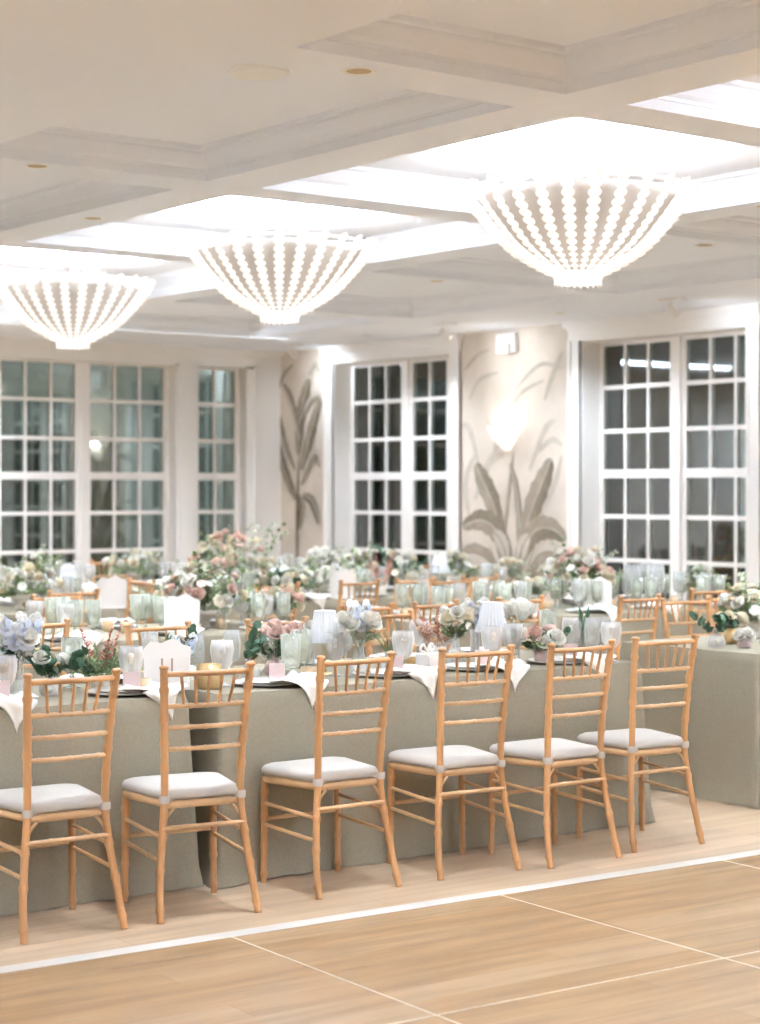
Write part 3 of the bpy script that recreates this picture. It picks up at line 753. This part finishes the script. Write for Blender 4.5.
def mk_number(text):
    root = empty('table_number_card'); pts = []; b = MB()
    W_,H_ = .075,.15
    for k in range(13): a = PI*k/12; pts.append((math.cos(a)*W_*.95, H_-.03+math.sin(a)*.03*(1+.25*math.sin(6*a))))
    pts = [(-W_*.9,0),(W_*.9,0)]+pts
    n = len(pts); vs = [(x,-.002,z) for x,z in pts]+[(x,.002,z) for x,z in pts]
    b.add(vs,[tuple(range(n)),tuple(reversed(range(n,2*n)))]+[(i,i+n,(i+1)%n+n,(i+1)%n) for i in range(n)]); b.box(-.05,-.02,0,.05,.02,.004)
    b.build('card', M['paper'], root, smooth=False)
    if text:
        c = bpy.data.curves.new('numeral','FONT'); c.body = text; c.size = .075; c.align_x = 'CENTER'; c.extrude = .0004; c.materials.append(M['ink'])
        t0 = bpy.data.objects.new('numeral_outline', c); COL.objects.link(t0); bpy.context.view_layer.update()
        me = bpy.data.meshes.new_from_object(t0.evaluated_get(bpy.context.evaluated_depsgraph_get())); bpy.data.objects.remove(t0)
        t = bpy.data.objects.new('numeral', me); COL.objects.link(t); t.parent = root; t.location = (0,-.0026,.045); t.rotation_euler = (PI/2,0,0); t.scale = (.8,1,1)
    return root
def mk_votive(m):
    root = empty('votive_candle'); b = MB(); b.lathe([(.001,0),(.03,0),(.034,.01),(.036,.07),(.034,.07),(.032,.012),(.001,.006)],24,ripple=.03,nr=12); b.build('holder', m, root)
    b = MB(); b.lathe([(.001,.008),(.024,.008),(.024,.035),(.001,.034)],16); b.build('candle', M['wax'], root)
    b = MB(); b.lathe([(.001,.036),(.004,.041),(.0035,.048),(.001,.060)],8); b.build('flame', M['flame'], root); return root
vot_glass = mk_votive(M['votiveglass']); vot_gold = mk_votive(M['gold'])
def mk_lamp():
    root = empty('table_lamp'); b = MB(); b.lathe([(.001,0),(.045,0),(.045,.008),(.02,.012),(.001,.012)],24); b.build('base', M['brass'], root)
    b = MB(); b.tube([(0,0,.01),(0,0,.22)],.0055,10); b.build('pole', M['brass'], root)
    b = MB(); b.lathe([(.078,.142),(.074,.155),(.056,.20),(.044,.275)],96,ripple=.075,nr=22)
    b.build('lamp_shade', M['shade'], root)
    b = MB(); b.lathe([(.001,.19),(.014,.2),(.016,.215),(.008,.23),(.001,.235)],10); b.build('bulb', M['lampbulb'], root)
    b = MB(); b.lathe([(.001,.272),(.046,.272),(.046,.277),(.001,.277)],24); b.build('shade_cap', M['fix'], root)
    return root
lamp = mk_lamp()

# ------------------------------------------------------------------ flowers
def petal_cup(b, c, r, n, open_, h, m, tw=0, T=None):
    for k in range(n):
        a = 2*PI*k/n+tw; d = Vector((math.cos(a),math.sin(a),0)); s = Vector((-math.sin(a),math.cos(a),0)); w = r*1.15*math.sin(PI/n)*1.5; vs = []
        for i,(q,ww) in enumerate(((0,.35),(.4,.9),(.8,1),(1,.55))):
            rad = r*(.25+.75*q**.7)*(1+open_*q*q); z = h*q-open_*r*.5*q**3
            for e in (-1,0,1): vs.append(Vector(c)+d*(rad-(.12*r*abs(e)*-1 if 0 else .14*r*abs(e)))+s*(w*ww*e)+Vector((0,0,z)))
        fs = [(i*3+j,i*3+j+1,i*3+j+4,i*3+j+3) for i in range(3) for j in range(2)]
        if T: vs = [T@v for v in vs]
        b.add(vs,fs,m)
def mk_rose():
    b = MB(); petal_cup(b,(0,0,-.005),.034,6,.26,.020,0,.3); petal_cup(b,(0,0,-.004),.033,6,.12,.022,0,0); petal_cup(b,(0,0,.0),.028,6,-.05,.030,0,.5); petal_cup(b,(0,0,.003),.022,5,-.2,.033,0,.9); petal_cup(b,(0,0,.006),.016,5,-.3,.034,0,.2); petal_cup(b,(0,0,.010),.010,4,-.4,.032,0,.7); petal_cup(b,(0,0,.013),.006,3,-.5,.028,0,.1); return b
def mk_daisy():
    b = MB(); petal_cup(b,(0,0,0),.026,7,.6,.008,0,0); petal_cup(b,(0,0,.002),.016,6,.4,.012,0,.5); return b
def mk_tulip():
    b = MB(); petal_cup(b,(0,0,0),.019,3,-.1,.048,0,0); petal_cup(b,(0,0,0),.018,3,-.1,.046,0,1.05); return b
BL = {}
for nm,fn in (('rose',mk_rose),('daisy',mk_daisy),('tulip',mk_tulip)):
    for mm in ('white_p','cream_p','blush_p','blue_p'):
        me = fn(); o = me.build(nm+'_blossom', M[mm]); BL[nm,mm] = o.data; bpy.data.objects.remove(o)
def blossom(root, kind, mm, p, d, s=1):
    o = bpy.data.objects.new(kind+'_blossom', BL[kind,mm]); COL.objects.link(o); o.parent = root
    o.location = p; o.rotation_euler = Vector(d).to_track_quat('Z','Y').to_euler(); o.scale = (s,s,s); return o
def leafq(b, p, d, up, l, w, m):
    d = d.normalized(); s = d.cross(up)
    s = s.normalized() if s.length > 1e-4 else Vector((1,0,0))
    b.add([p, p+d*l*.35+s*w, p+d*l*.75+s*w*.75+up*l*.05, p+d*l, p+d*l*.75-s*w*.75+up*l*.05, p+d*l*.35-s*w],[(0,1,2,3),(0,3,4,5)],m)
def sprig(b, p, d, L_, r, m, leafl=.03, leafw=.012, n=8, bend=.5):
    d = Vector(d).normalized(); p = Vector(p); side = Vector((r.uniform(-1,1),r.uniform(-1,1),-.3)).normalized(); pts = []
    for k in range(n+1):
        t = k/n; pts.append(p+d*L_*t+side*bend*L_*t*t*.6)
    b.tube(pts,.0013,4,m)
    for k in range(2,n+1):
        T = (pts[k]-pts[k-1]).normalized()
        for e in (-1,1):
            a = Vector((r.uniform(-1,1),r.uniform(-1,1),r.uniform(-.3,.8))); dd = (T*.5+a*.9)
            leafq(b,pts[k],dd,T,leafl*r.uniform(.7,1.15),leafw*r.uniform(.8,1.1),m)
    return pts[-1]
def arrangement(x,y,label,seed,bowl='stone',h=.24,w=.20,roses=14,cols=('white_p','cream_p','blush_p'),green=('green_m','green_s'),z=Q,tall=0,ngreen=20,flop=1.0, scale=1):
    r = random.Random(seed); root = empty('flower_arrangement',(x,y,z)); tag(root,label,'flowers','flower centrepieces')
    b = MB(); b.lathe([(.001,0),(.035,0),(.035,.012),(.022,.03),(.03,.045),(.062,.07),(.075,.10),(.071,.10),(.055,.072),(.001,.06)],28)
    b.build('bowl', M[bowl] , root)
    b = MB(); gm = [M[g] for g in green]
    for k in range(ngreen):
        a = r.uniform(0,2*PI); e = r.uniform(.15,1.2); d = Vector((math.cos(a)*math.cos(e),math.sin(a)*math.cos(e),math.sin(e)))
        sprig(b,(d.x*.03,d.y*.03,.09),(d.x*w/.2,d.y*w/.2,d.z*h/.24),r.uniform(.55,1.05)*max(w,h)*.85,r,r.randrange(len(gm)),.038,.013,7,.35*flop)
    for k in range(tall):
        a = r.uniform(0,2*PI); sprig(b,(0,0,.09),(math.cos(a)*.5,math.sin(a)*.5,1),h*r.uniform(.9,1.2),r,r.randrange(len(gm)),.042,.015,9,.4)
    b.build('foliage', gm, root, smooth=False)
    for k in range(int(roses*1.9)):
        a = k*2.4+r.uniform(-.3,.3); e = r.uniform(.15,1.35); d = Vector((math.cos(a)*math.cos(e)*w,math.sin(a)*math.cos(e)*w,math.sin(e)*(h-.06)))*r.uniform(.75,1.0)
        p = Vector((0,0,.09))+d; blossom(root,r.choice(('rose','rose','rose','daisy')),r.choice(cols),p,d+Vector((0,0,.03)),r.uniform(.7,1.15))
    root.scale = (scale,)*3
    return root
def vase_body(root, m, kind='carafe'):
    b = MB()
    pf = {'carafe':[(.001,0),(.048,0),(.050,.006),(.040,.04),(.020,.09),(.017,.125),(.024,.145),(.022,.145),(.015,.125),(.018,.09),(.037,.04),(.001,.008)],
          'bud':[(.001,0),(.032,0),(.040,.012),(.041,.03),(.030,.052),(.014,.062),(.012,.075),(.016,.08),(.013,.08),(.010,.07),(.001,.06)],
          'pot':[(.001,0),(.030,0),(.033,.01),(.037,.065),(.035,.065),(.030,.01),(.001,.008)],
          'slim':[(.001,0),(.02,0),(.022,.01),(.02,.09),(.024,.12),(.022,.12),(.018,.09),(.019,.012),(.001,.008)]}[kind]
    b.lathe(pf,28); b.build('vase', m, root); return {'carafe':.14,'bud':.078,'pot':.06,'slim':.115}[kind]
def stems(x,y,label,seed,vm,kind,spec,z=Q,scale=1):
    """spec: list of (type, n, length, spread)"""
    r = random.Random(seed); root = empty('bud_vase',(x,y,z)); tag(root,label,'vase','bud vases')
    h = vase_body(root, M[vm], kind)
    for ty,n,L_,spd in spec:
        b = MB()
        for k in range(n):
            a = 2*PI*k/n+r.uniform(-.5,.5); d = Vector((math.cos(a)*spd,math.sin(a)*spd,1)).normalized()
            base = Vector((0,0,h-.03))
            if ty == 'eucalyptus': sprig(b,base,d,L_*r.uniform(.8,1.1),r,0,.038,.019,8,.5)
            elif ty == 'fern':
                for q in range(5): sprig(b,base,d+Vector((r.uniform(-.5,.5),r.uniform(-.5,.5),0)),L_*r.uniform(.6,1.1),r,0,.022,.004,12,.4)
            elif ty == 'grass': 
                pts = [base+d*L_*t+Vector((d.x,d.y,0)).normalized()*L_*.35*t**3-Vector((0,0,L_*.25*t**4)) for t in [i/8 for i in range(9)]]
                b.tube(pts,[.0032*(1.2-t/9) for t in range(9)],5)
            elif ty == 'blade':
                p0 = base+d*.05; leafq(b,base,d,Vector((0,-1,0)),L_,.016,0); b.tube([base-Vector((0,0,.05)),p0],.003,5)
            elif ty in ('astilbe','dry'):
                e = base+d*L_; b.tube([base-Vector((0,0,.02)),e],.0015,4)
                for q in range(70):
                    t = r.uniform(.35,1); a2 = r.uniform(0,2*PI); rr = .05*(1.08-t)*1.1; p = base+d*L_*t
                    dd = Vector((math.cos(a2),math.sin(a2),.5)); leafq(b,p,dd,Vector((0,0,1)),rr*r.uniform(.6,1.2),.0035,0)
            elif ty == 'delphinium':
                e = base+d*L_; b.tube([base-Vector((0,0,.02)),e],.0016,4)
                for q in range(13):
                    t = .35+.65*q/13; a2 = q*2.4; dd = Vector((math.cos(a2),math.sin(a2),.3)); blossom(root,'daisy','blue_p' if q%3 else 'white_p',base+d*L_*t+dd*.014,dd,.55*(1.35-t*.7))
            elif ty in ('white','blush','cream','tulip'):
                e = base+d*L_*r.uniform(.75,1.05); b.tube([base-Vector((0,0,.02)),(base+e)/2+Vector((r.uniform(-.01,.01),0,0)),e],.0018,5)
                if ty == 'tulip': blossom(root,'tulip','white_p',e,d,1.15)
                else: blossom(root,'rose',{'white':'white_p','blush':'blush_p','cream':'cream_p'}[ty],e,d+Vector((r.uniform(-.4,.4),r.uniform(-.6,.1),.1)),r.uniform(.7,1.0))
                leafq(b,(base+e)/2,Vector((r.uniform(-1,1),r.uniform(-1,1),.4)),Vector((0,0,1)),.04,.01,0)
        mm = {'eucalyptus':'green_d','fern':'green_m','grass':'green_m','blade':'green_d','astilbe':'red_p','dry':'twig'}.get(ty,'green_s')
        nm = {'eucalyptus':'eucalyptus_sprigs','fern':'fern_fronds','grass':'curved_stems','blade':'blade_leaf','astilbe':'astilbe_plumes','dry':'dry_grass'}.get(ty,'flower_stems')
        b.build(nm, M[mm], root, smooth=False)
    root.scale = (scale,)*3
    return root

# ------------------------------------------------------------------ front tables, placed from left to right
def F(px,y): return at_y(px,y)
def lampat(px,y,lb,s=1): x,yy = F(px,y); place(lamp,(x,yy,Q),0,lb,'lamp','small pleated shade table lamps',s)
lampat(-1,6.72,'small white pleated table lamp cut by the left picture edge',1.12)
lampat(325,6.78,'small white pleated table lamp in the middle of the front table',1.03)
lampat(492,6.8,'small white pleated table lamp at the right of the front table',1.03)
x,y = F(18,6.62); stems(x,y,'clear carafe vase of pale blue and white flowers at far left of the front table',11,'glass','carafe',[('delphinium',7,.20,.45),('white',4,.13,.5),('eucalyptus',2,.14,.8)],scale=1.15)
x,y = F(50,6.78); stems(x,y,'small vase with dark eucalyptus sprigs left of the green bowl',12,'milk','bud',[('eucalyptus',6,.15,.8),('white',2,.10,.6)],scale=1.1)
x,y = F(100,6.80); a = stems(x,y,'stone pot of green fern and dusty red plumes at left of the front table',13,'stone','pot',[('fern',8,.15,1.0),('astilbe',3,.22,.45),('eucalyptus',2,.12,1.0)],scale=1.15)
nt = mk_number('11'); x,y = F(167,6.66); place(nt,(x,y,Q),-.55,'white scalloped table number card reading 11 on the front table','card',None,1.35)
x,y = F(184,6.88); stems(x,y,'slim vase with grey-purple sprig behind the number card',14,'glass','slim',[('eucalyptus',2,.14,.3),('delphinium',2,.13,.5)],scale=1.0)
x,y = F(209,6.60); place(vot_gold,(x,y,Q),0,'ribbed gold votive right of the table number card','votive','votive candles on the front table',1.45)
x,y = F(142,6.55); place(vot_glass,(x,y,Q),0,'glowing glass votive left of the table number card','votive','votive candles on the front table',.95)
x,y = F(249,6.75); stems(x,y,'white bud vase with one dark eucalyptus branch behind the second chair',15,'milk','bud',[('eucalyptus',3,.15,.25)],scale=1.15)
x,y = F(275,6.92); stems(x,y,'bud vase of blush roses left of the middle lamp',16,'blushglass','bud',[('blush',10,.15,.65),('white',2,.12,.7),('eucalyptus',3,.11,.7)],scale=1.15)
x,y = F(309,6.56); place(vot_glass,(x,y,Q),0,'glowing glass votive beside the middle lamp base','votive','votive candles on the front table',.95)
x,y = F(310,7.05); stems(x,y,'clear vase of small white blooms behind the middle lamp',17,'glass','slim',[('white',6,.12,.7),('dry',3,.18,.6)],scale=1.0)
x,y = F(359,6.62); stems(x,y,'clear carafe vase of white flowers right of the middle lamp',18,'glass','carafe',[('white',11,.13,.55),('delphinium',3,.19,.25),('fern',1,.08,.8)],scale=1.12)
x,y = F(388,6.72); stems(x,y,'round white bud vase with curved green stems',19,'milk','bud',[('grass',9,.15,.35)],scale=1.15)
x,y = F(411,6.68); place(vot_gold,(x,y,Q),0,'gold votive left of the beribboned cream box','votive','votive candles on the front table',.9)
x,y = F(437,6.95); stems(x,y,'vase of dusty red plumes and dry blush grass',20,'stone','pot',[('astilbe',3,.22,.5),('dry',6,.17,.7)],scale=1.2)
x,y = F(455,6.78); stems(x,y,'clear vase of cream flowers and pale greenery left of the right lamp',21,'glass','carafe',[('cream',6,.13,.5),('fern',2,.10,.8),('white',3,.16,.4)],scale=1.05)
x,y = F(475,7.1); stems(x,y,'slim vase of white and pale blue blooms behind the right lamp',22,'milk','slim',[('white',4,.15,.3),('delphinium',2,.18,.3)],scale=1.1)
x,y = F(515,6.88); stems(x,y,'clear vase of white tulips right of the right lamp',23,'glass','slim',[('tulip',8,.13,.5),('blade',2,.10,.8)],scale=1.1)
x,y = F(543,6.58); stems(x,y,'blush glass pot of cream and white flowers before the fifth chair',24,'blushglass','pot',[('white',5,.09,.9),('fern',3,.12,.8),('blush',2,.09,.6),('eucalyptus',3,.12,.9)],scale=1.25)
x,y = F(582,6.75); stems(x,y,'slim clear vase holding one broad green leaf',25,'glass','slim',[('blade',2,.15,.25)],scale=1.1)
x,y = F(511,6.5); place(vot_glass,(x,y,Q),.4,'glowing amber votive between the fourth and fifth chairs','votive','votive candles on the front table',.85)
# cream gift box with ribbon
gx = empty('gift_box',(*F(427,6.62),Q),.3); tag(gx,'cream box tied with a pale ribbon bow on the front table','box')
b = MB(); b.box(-.045,-.035,0,.045,.035,.085); b.build('box_body', M['paper'], gx, smooth=False, bevel=.006)
b = MB()
for s in (-1,1):
    b.tube(curve_pts([(0,0,.088),(s*.03,0,.125),(s*.055,0,.10),(s*.02,0,.09)],10),.006,6); b.tube([(0,0,.088),(s*.04,-.037,.075),(s*.045,-.04,.03)],.004,5)
b.build('ribbon_bow', M['napkin'], gx)

CW = {0:'leftmost',1:'second',2:'third',3:'fourth',4:'fifth',5:'rightmost'}
for k,sx in enumerate(front_seats):
    t = 'A' if k < 2 else 'B'; ye = TABLES[t][1]; wh = 'before the %s chair by the dance floor' % CW[k]
    place(plate,(sx,ye+.20,Q),0,'white plate on a stone charger '+wh,'plate','front table place settings')
    place(napkins[k%2],(sx+(.07 if k not in (0,) else -.02),ye+.01,Q+.022),rnd.uniform(-.1,.1),'cream linen napkin spilling over the table edge '+wh,'napkin','cream napkins on the front tables',(1.15,1.0,1.0))
    place(pcard,(sx-.02,ye+.10,Q+.014),rnd.uniform(-.5,-.1),'blush place card standing '+wh,'card','blush place cards')
gob_px = [(131,6.62,'milk','milky ribbed goblet right of the red plumes on the front table'),(4,6.56,'milk','milky ribbed goblet at the left picture edge'),(222,6.66,'milk','milky ribbed goblet right of the gold ribbed votive'),
 (335,6.72,'milk','milky ribbed goblet under the middle lamp shade'),(403,6.6,'milk','milky ribbed goblet beside the curved green stems'),(492,6.58,'milk','milky ribbed goblet before the right lamp'),
 (513,6.66,'milk','milky ribbed goblet right of the right lamp'),(291,6.58,'sage','tall sage goblet left of the middle lamp'),(302,6.74,'sage','sage goblet close behind the middle votive'),(603,6.62,'clear','clear wine glass behind the fifth chair top'),
 (592,6.62,'clear','clear wine glass right of the broad green leaf'),(572,6.78,'milk','milky ribbed goblet left of the broad green leaf'),(196,6.95,'clear','clear wine glass behind the table number card'),(232,7.0,'clear','clear wine glass left of the dark eucalyptus branch'),
 (72,6.98,'sage','sage goblet behind the left eucalyptus'),(150,7.12,'clear','clear wine glass behind the red plumes'),(266,7.1,'clear','clear wine glass behind the blush roses'),(345,7.15,'clear','clear wine glass behind the middle lamp'),
 (446,7.15,'clear','clear wine glass behind the cream flowers'),(548,7.1,'sage','sage goblet behind the blush glass pot'),(611,6.46,'milk','milky ribbed goblet at the right end of the front table'),(420,7.12,'milk','milky ribbed goblet behind the cream gift box')]
GP = {'milk':gob_milk,'sage':gob_sage,'clear':gob_clear}
for px,yy,g,lb in gob_px:
    x,y = F(px,yy); place(GP[g],(x,y,Q),rnd.uniform(0,3),lb,'goblet','glasses on the front table',1.12 if g!='clear' else 1.0)
for k,(px,t) in enumerate(((95,'A'),(200,'B'),(300,'B'),(400,'B'),(480,'B'))):
    x,y = F(px,7.2); place(plate,(x,y,Q),0,'white plate at the %s far-side setting of the front tables from the left' % ORD[k],'plate','front table far side settings')
# right front table
x,y = F(716,6.72); stems(x,y,'ribbed white bud vase with a drooping dark sprig on the right front table',31,'milk','bud',[('eucalyptus',3,.13,.7)],scale=1.2)
x,y = F(731,6.86); stems(x,y,'gold stone vase behind the blush pot on the right front table',32,'gold','pot',[('cream',3,.09,.6),('eucalyptus',3,.12,.6)],scale=1.3)
x,y = F(744,6.62); stems(x,y,'blush glass pot of white flowers on the right front table',33,'blushglass','pot',[('white',4,.04,.6)],scale=1.05)
x,y = F(757,7.0); arrangement(x,y,'stone bowl of cream flowers and greenery at the right picture edge',34,'stone',.26,.22,16,('white_p','cream_p'),tall=4,ngreen=34)
x,y = F(786,6.7); place(plate,(x,y,Q),0,'white plate on the right front table past the picture edge','plate','front table place settings')

# ------------------------------------------------------------------ tables further back
lampat(68,11.95,'small white table lamp before the far left window doors',1.0)
lampat(183,11.85,'small white table lamp among white flowers beneath the narrow side window',1.0)
lampat(334,11.9,'small white table lamp left of the middle window on the third row',1.0)
lampat(440,11.75,'small white table lamp right of the middle window on the third row',1.08)
for px,yy,lb,sd,kw in (
 (205,9.55,'large cream and white centrepiece on the second row left table',41,dict(h=.40,w=.26,roses=26,tall=3,ngreen=34,bowl='stone')),
 (184,9.8,'white centrepiece with green leaves behind the scalloped card, second row left',42,dict(h=.33,w=.17,roses=14,cols=('white_p','white_p','cream_p'))),
 (282,9.5,'blush rose centrepiece in sage glass on the second row left table',43,dict(h=.20,w=.14,roses=8,cols=('blush_p','cream_p'),bowl='sage')),
 (20,11.8,'white and green centrepiece at far left on the third row',44,dict(h=.26,w=.28,roses=18,cols=('white_p','cream_p'),tall=3)),
 (40,12.2,'tall pale pink blooms before the far left window',45,dict(h=.34,w=.10,roses=6,cols=('blush_p','white_p'),tall=3,ngreen=10)),
 (245,11.9,'tall loose centrepiece of olive branches under the corner mural',46,dict(h=.46,w=.24,roses=14,cols=('cream_p','blush_p'),tall=9,green=('green_s','green_m'))),
 (290,11.6,'low dark green garland centrepiece with white roses on the third row',47,dict(h=.22,w=.22,roses=12,cols=('cream_p','white_p'),green=('green_d','green_m'),ngreen=40)),
 (322,11.7,'bright white centrepiece left of the middle window',48,dict(h=.34,w=.17,roses=20,cols=('white_p','white_p'))),
 (357,12.15,'white and green centrepiece at the foot of the middle window',49,dict(h=.30,w=.16,roses=10,cols=('white_p','cream_p'),tall=3)),
 (402,11.85,'cream centrepiece with dark stems under the middle window mullion',50,dict(h=.32,w=.16,roses=12,cols=('cream_p','white_p'),tall=3,green=('green_d','green_s'))),
 (457,12.1,'white centrepiece right of the third row lamp',51,dict(h=.28,w=.18,roses=16,cols=('white_p','cream_p'))),
 (505,11.8,'pale centrepiece at the foot of the mural plant',52,dict(h=.22,w=.20,roses=12,cols=('cream_p','white_p'),green=('green_s',))),
 (135,14.3,'green and white garland centrepiece on the rearmost table',53,dict(h=.26,w=.30,roses=12,cols=('white_p','cream_p'),green=('green_m','green_s'),ngreen=36)),
 (222,14.2,'cream centrepiece on the rearmost table under the narrow side window',54,dict(h=.42,w=.26,roses=20,cols=('cream_p','blush_p'),tall=4)),
 (580,9.65,'large cream and blush centrepiece at the foot of the right window',55,dict(h=.40,w=.27,roses=26,cols=('cream_p','white_p','blush_p'),tall=4,ngreen=40,bowl='sage')),
 (700,9.6,'wispy white centrepiece on the second row near the right window',56,dict(h=.22,w=.12,roses=6,cols=('white_p',),tall=3)),
 (528,9.7,'small cream centrepiece among the sage goblets on the second row',57,dict(h=.17,w=.12,roses=8,cols=('cream_p','white_p'),green=('green_s',))),
):
    x,y = F(px,yy); arrangement(x,y,lb,sd,**kw)
x,y = F(381,11.55); stems(x,y,'vase of dusty red plumes under the middle window',61,'stone','pot',[('astilbe',4,.30,.4),('dry',3,.2,.6)],scale=1.2)
for px,yy,lb,ry in ((182,9.25,'white scalloped card on the second row left table before the white flowers',-.6),(597,9.35,'large white scalloped card on the second row right table',-.6),
                    (112,11.5,'white scalloped card at the end of the third row left table',-.5),(343,11.5,'white scalloped card on the third row below the middle window',-.5)):
    o = mk_number(''); x,y = F(px,yy); o.location = (x,y,Q); o.rotation_euler = (0,0,ry); o.scale = (1.45,1.45,1.45); tag(o,lb,'card','scalloped cards on the back tables')
# settings: glasses, napkins, plates, candles per seat
def settings(t, npos, group, glasses=('sage','milk','clear'), x_from=None):
    x0,y0,x1,y1,_ = TABLES[t]; nm = NAME[t]; n = npos
    for side in ('near','far'):
        for k in range(n):
            cx_ = x0+(k+.5)*(x1-x0)/n; f = 1 if side == 'near' else -1; ye = y0 if side == 'near' else y1
            Z = FX*cx_+FY*ye; X = RX*cx_+RY*ye; px = CX+FPX*X/Z
            if px < -45 or px > 800: continue
            w = '%s %s-side seat, %s' % (ORD[k],side,nm)
            place(plate,(cx_,ye+f*.20,Q),0,'white plate at the '+w,'plate',group)
            if rnd.random() < .8: place(napkins[k%2],(cx_+rnd.uniform(-.03,.05),ye+f*.012,Q+.022),0 if f>0 else PI,'cream napkin at the '+w,'napkin',group)
            for q in range(3):
                g = glasses[(q+k)%3]; place(GP[g],(cx_+.14+.055*(q-1)*1.6,ye+f*(.34+.05*((q+k)%2)),Q),0,'%s %s glass, %s' % ({'sage':'sage tinted','milk':'milky ribbed','clear':'clear stemmed'}[g],['left','middle','right'][q],w),'goblet',group,1.1)
            if rnd.random() < .85: place(vot_glass,(cx_-.16,ye+f*.42,Q),0,'glowing votive at the '+w,'votive',group,.9)
settings('B2',5,'place settings on the second row left table',('sage','sage','milk'))
settings('C2',5,'place settings on the second row right table',('sage','sage','clear'))
settings('B3',4,'place settings on the third row left table',('milk','clear','sage'))
settings('C3',5,'place settings on the third row middle table',('milk','clear','sage'))
settings('C4',4,'place settings on the rearmost table',('milk','clear','milk'))
x,y = F(655,9.5)
for k,(px,yy) in enumerate(((632,9.5),(646,9.75),(657,9.4))):
    x,y = F(px,yy); place(gob_clear,(x,y,Q),0,'tall clear wine glass before the right window, %s of three' % ['leftmost','middle','rightmost'][k],'goblet','wine glasses before the right window',1.45)
# remove unused prototypes' stray originals
for p in (gob_milk,gob_sage,gob_clear,plate,pcard,vot_glass,vot_gold,lamp,chair,chand,dl,*napkins):
    assert p.name in used, p.name
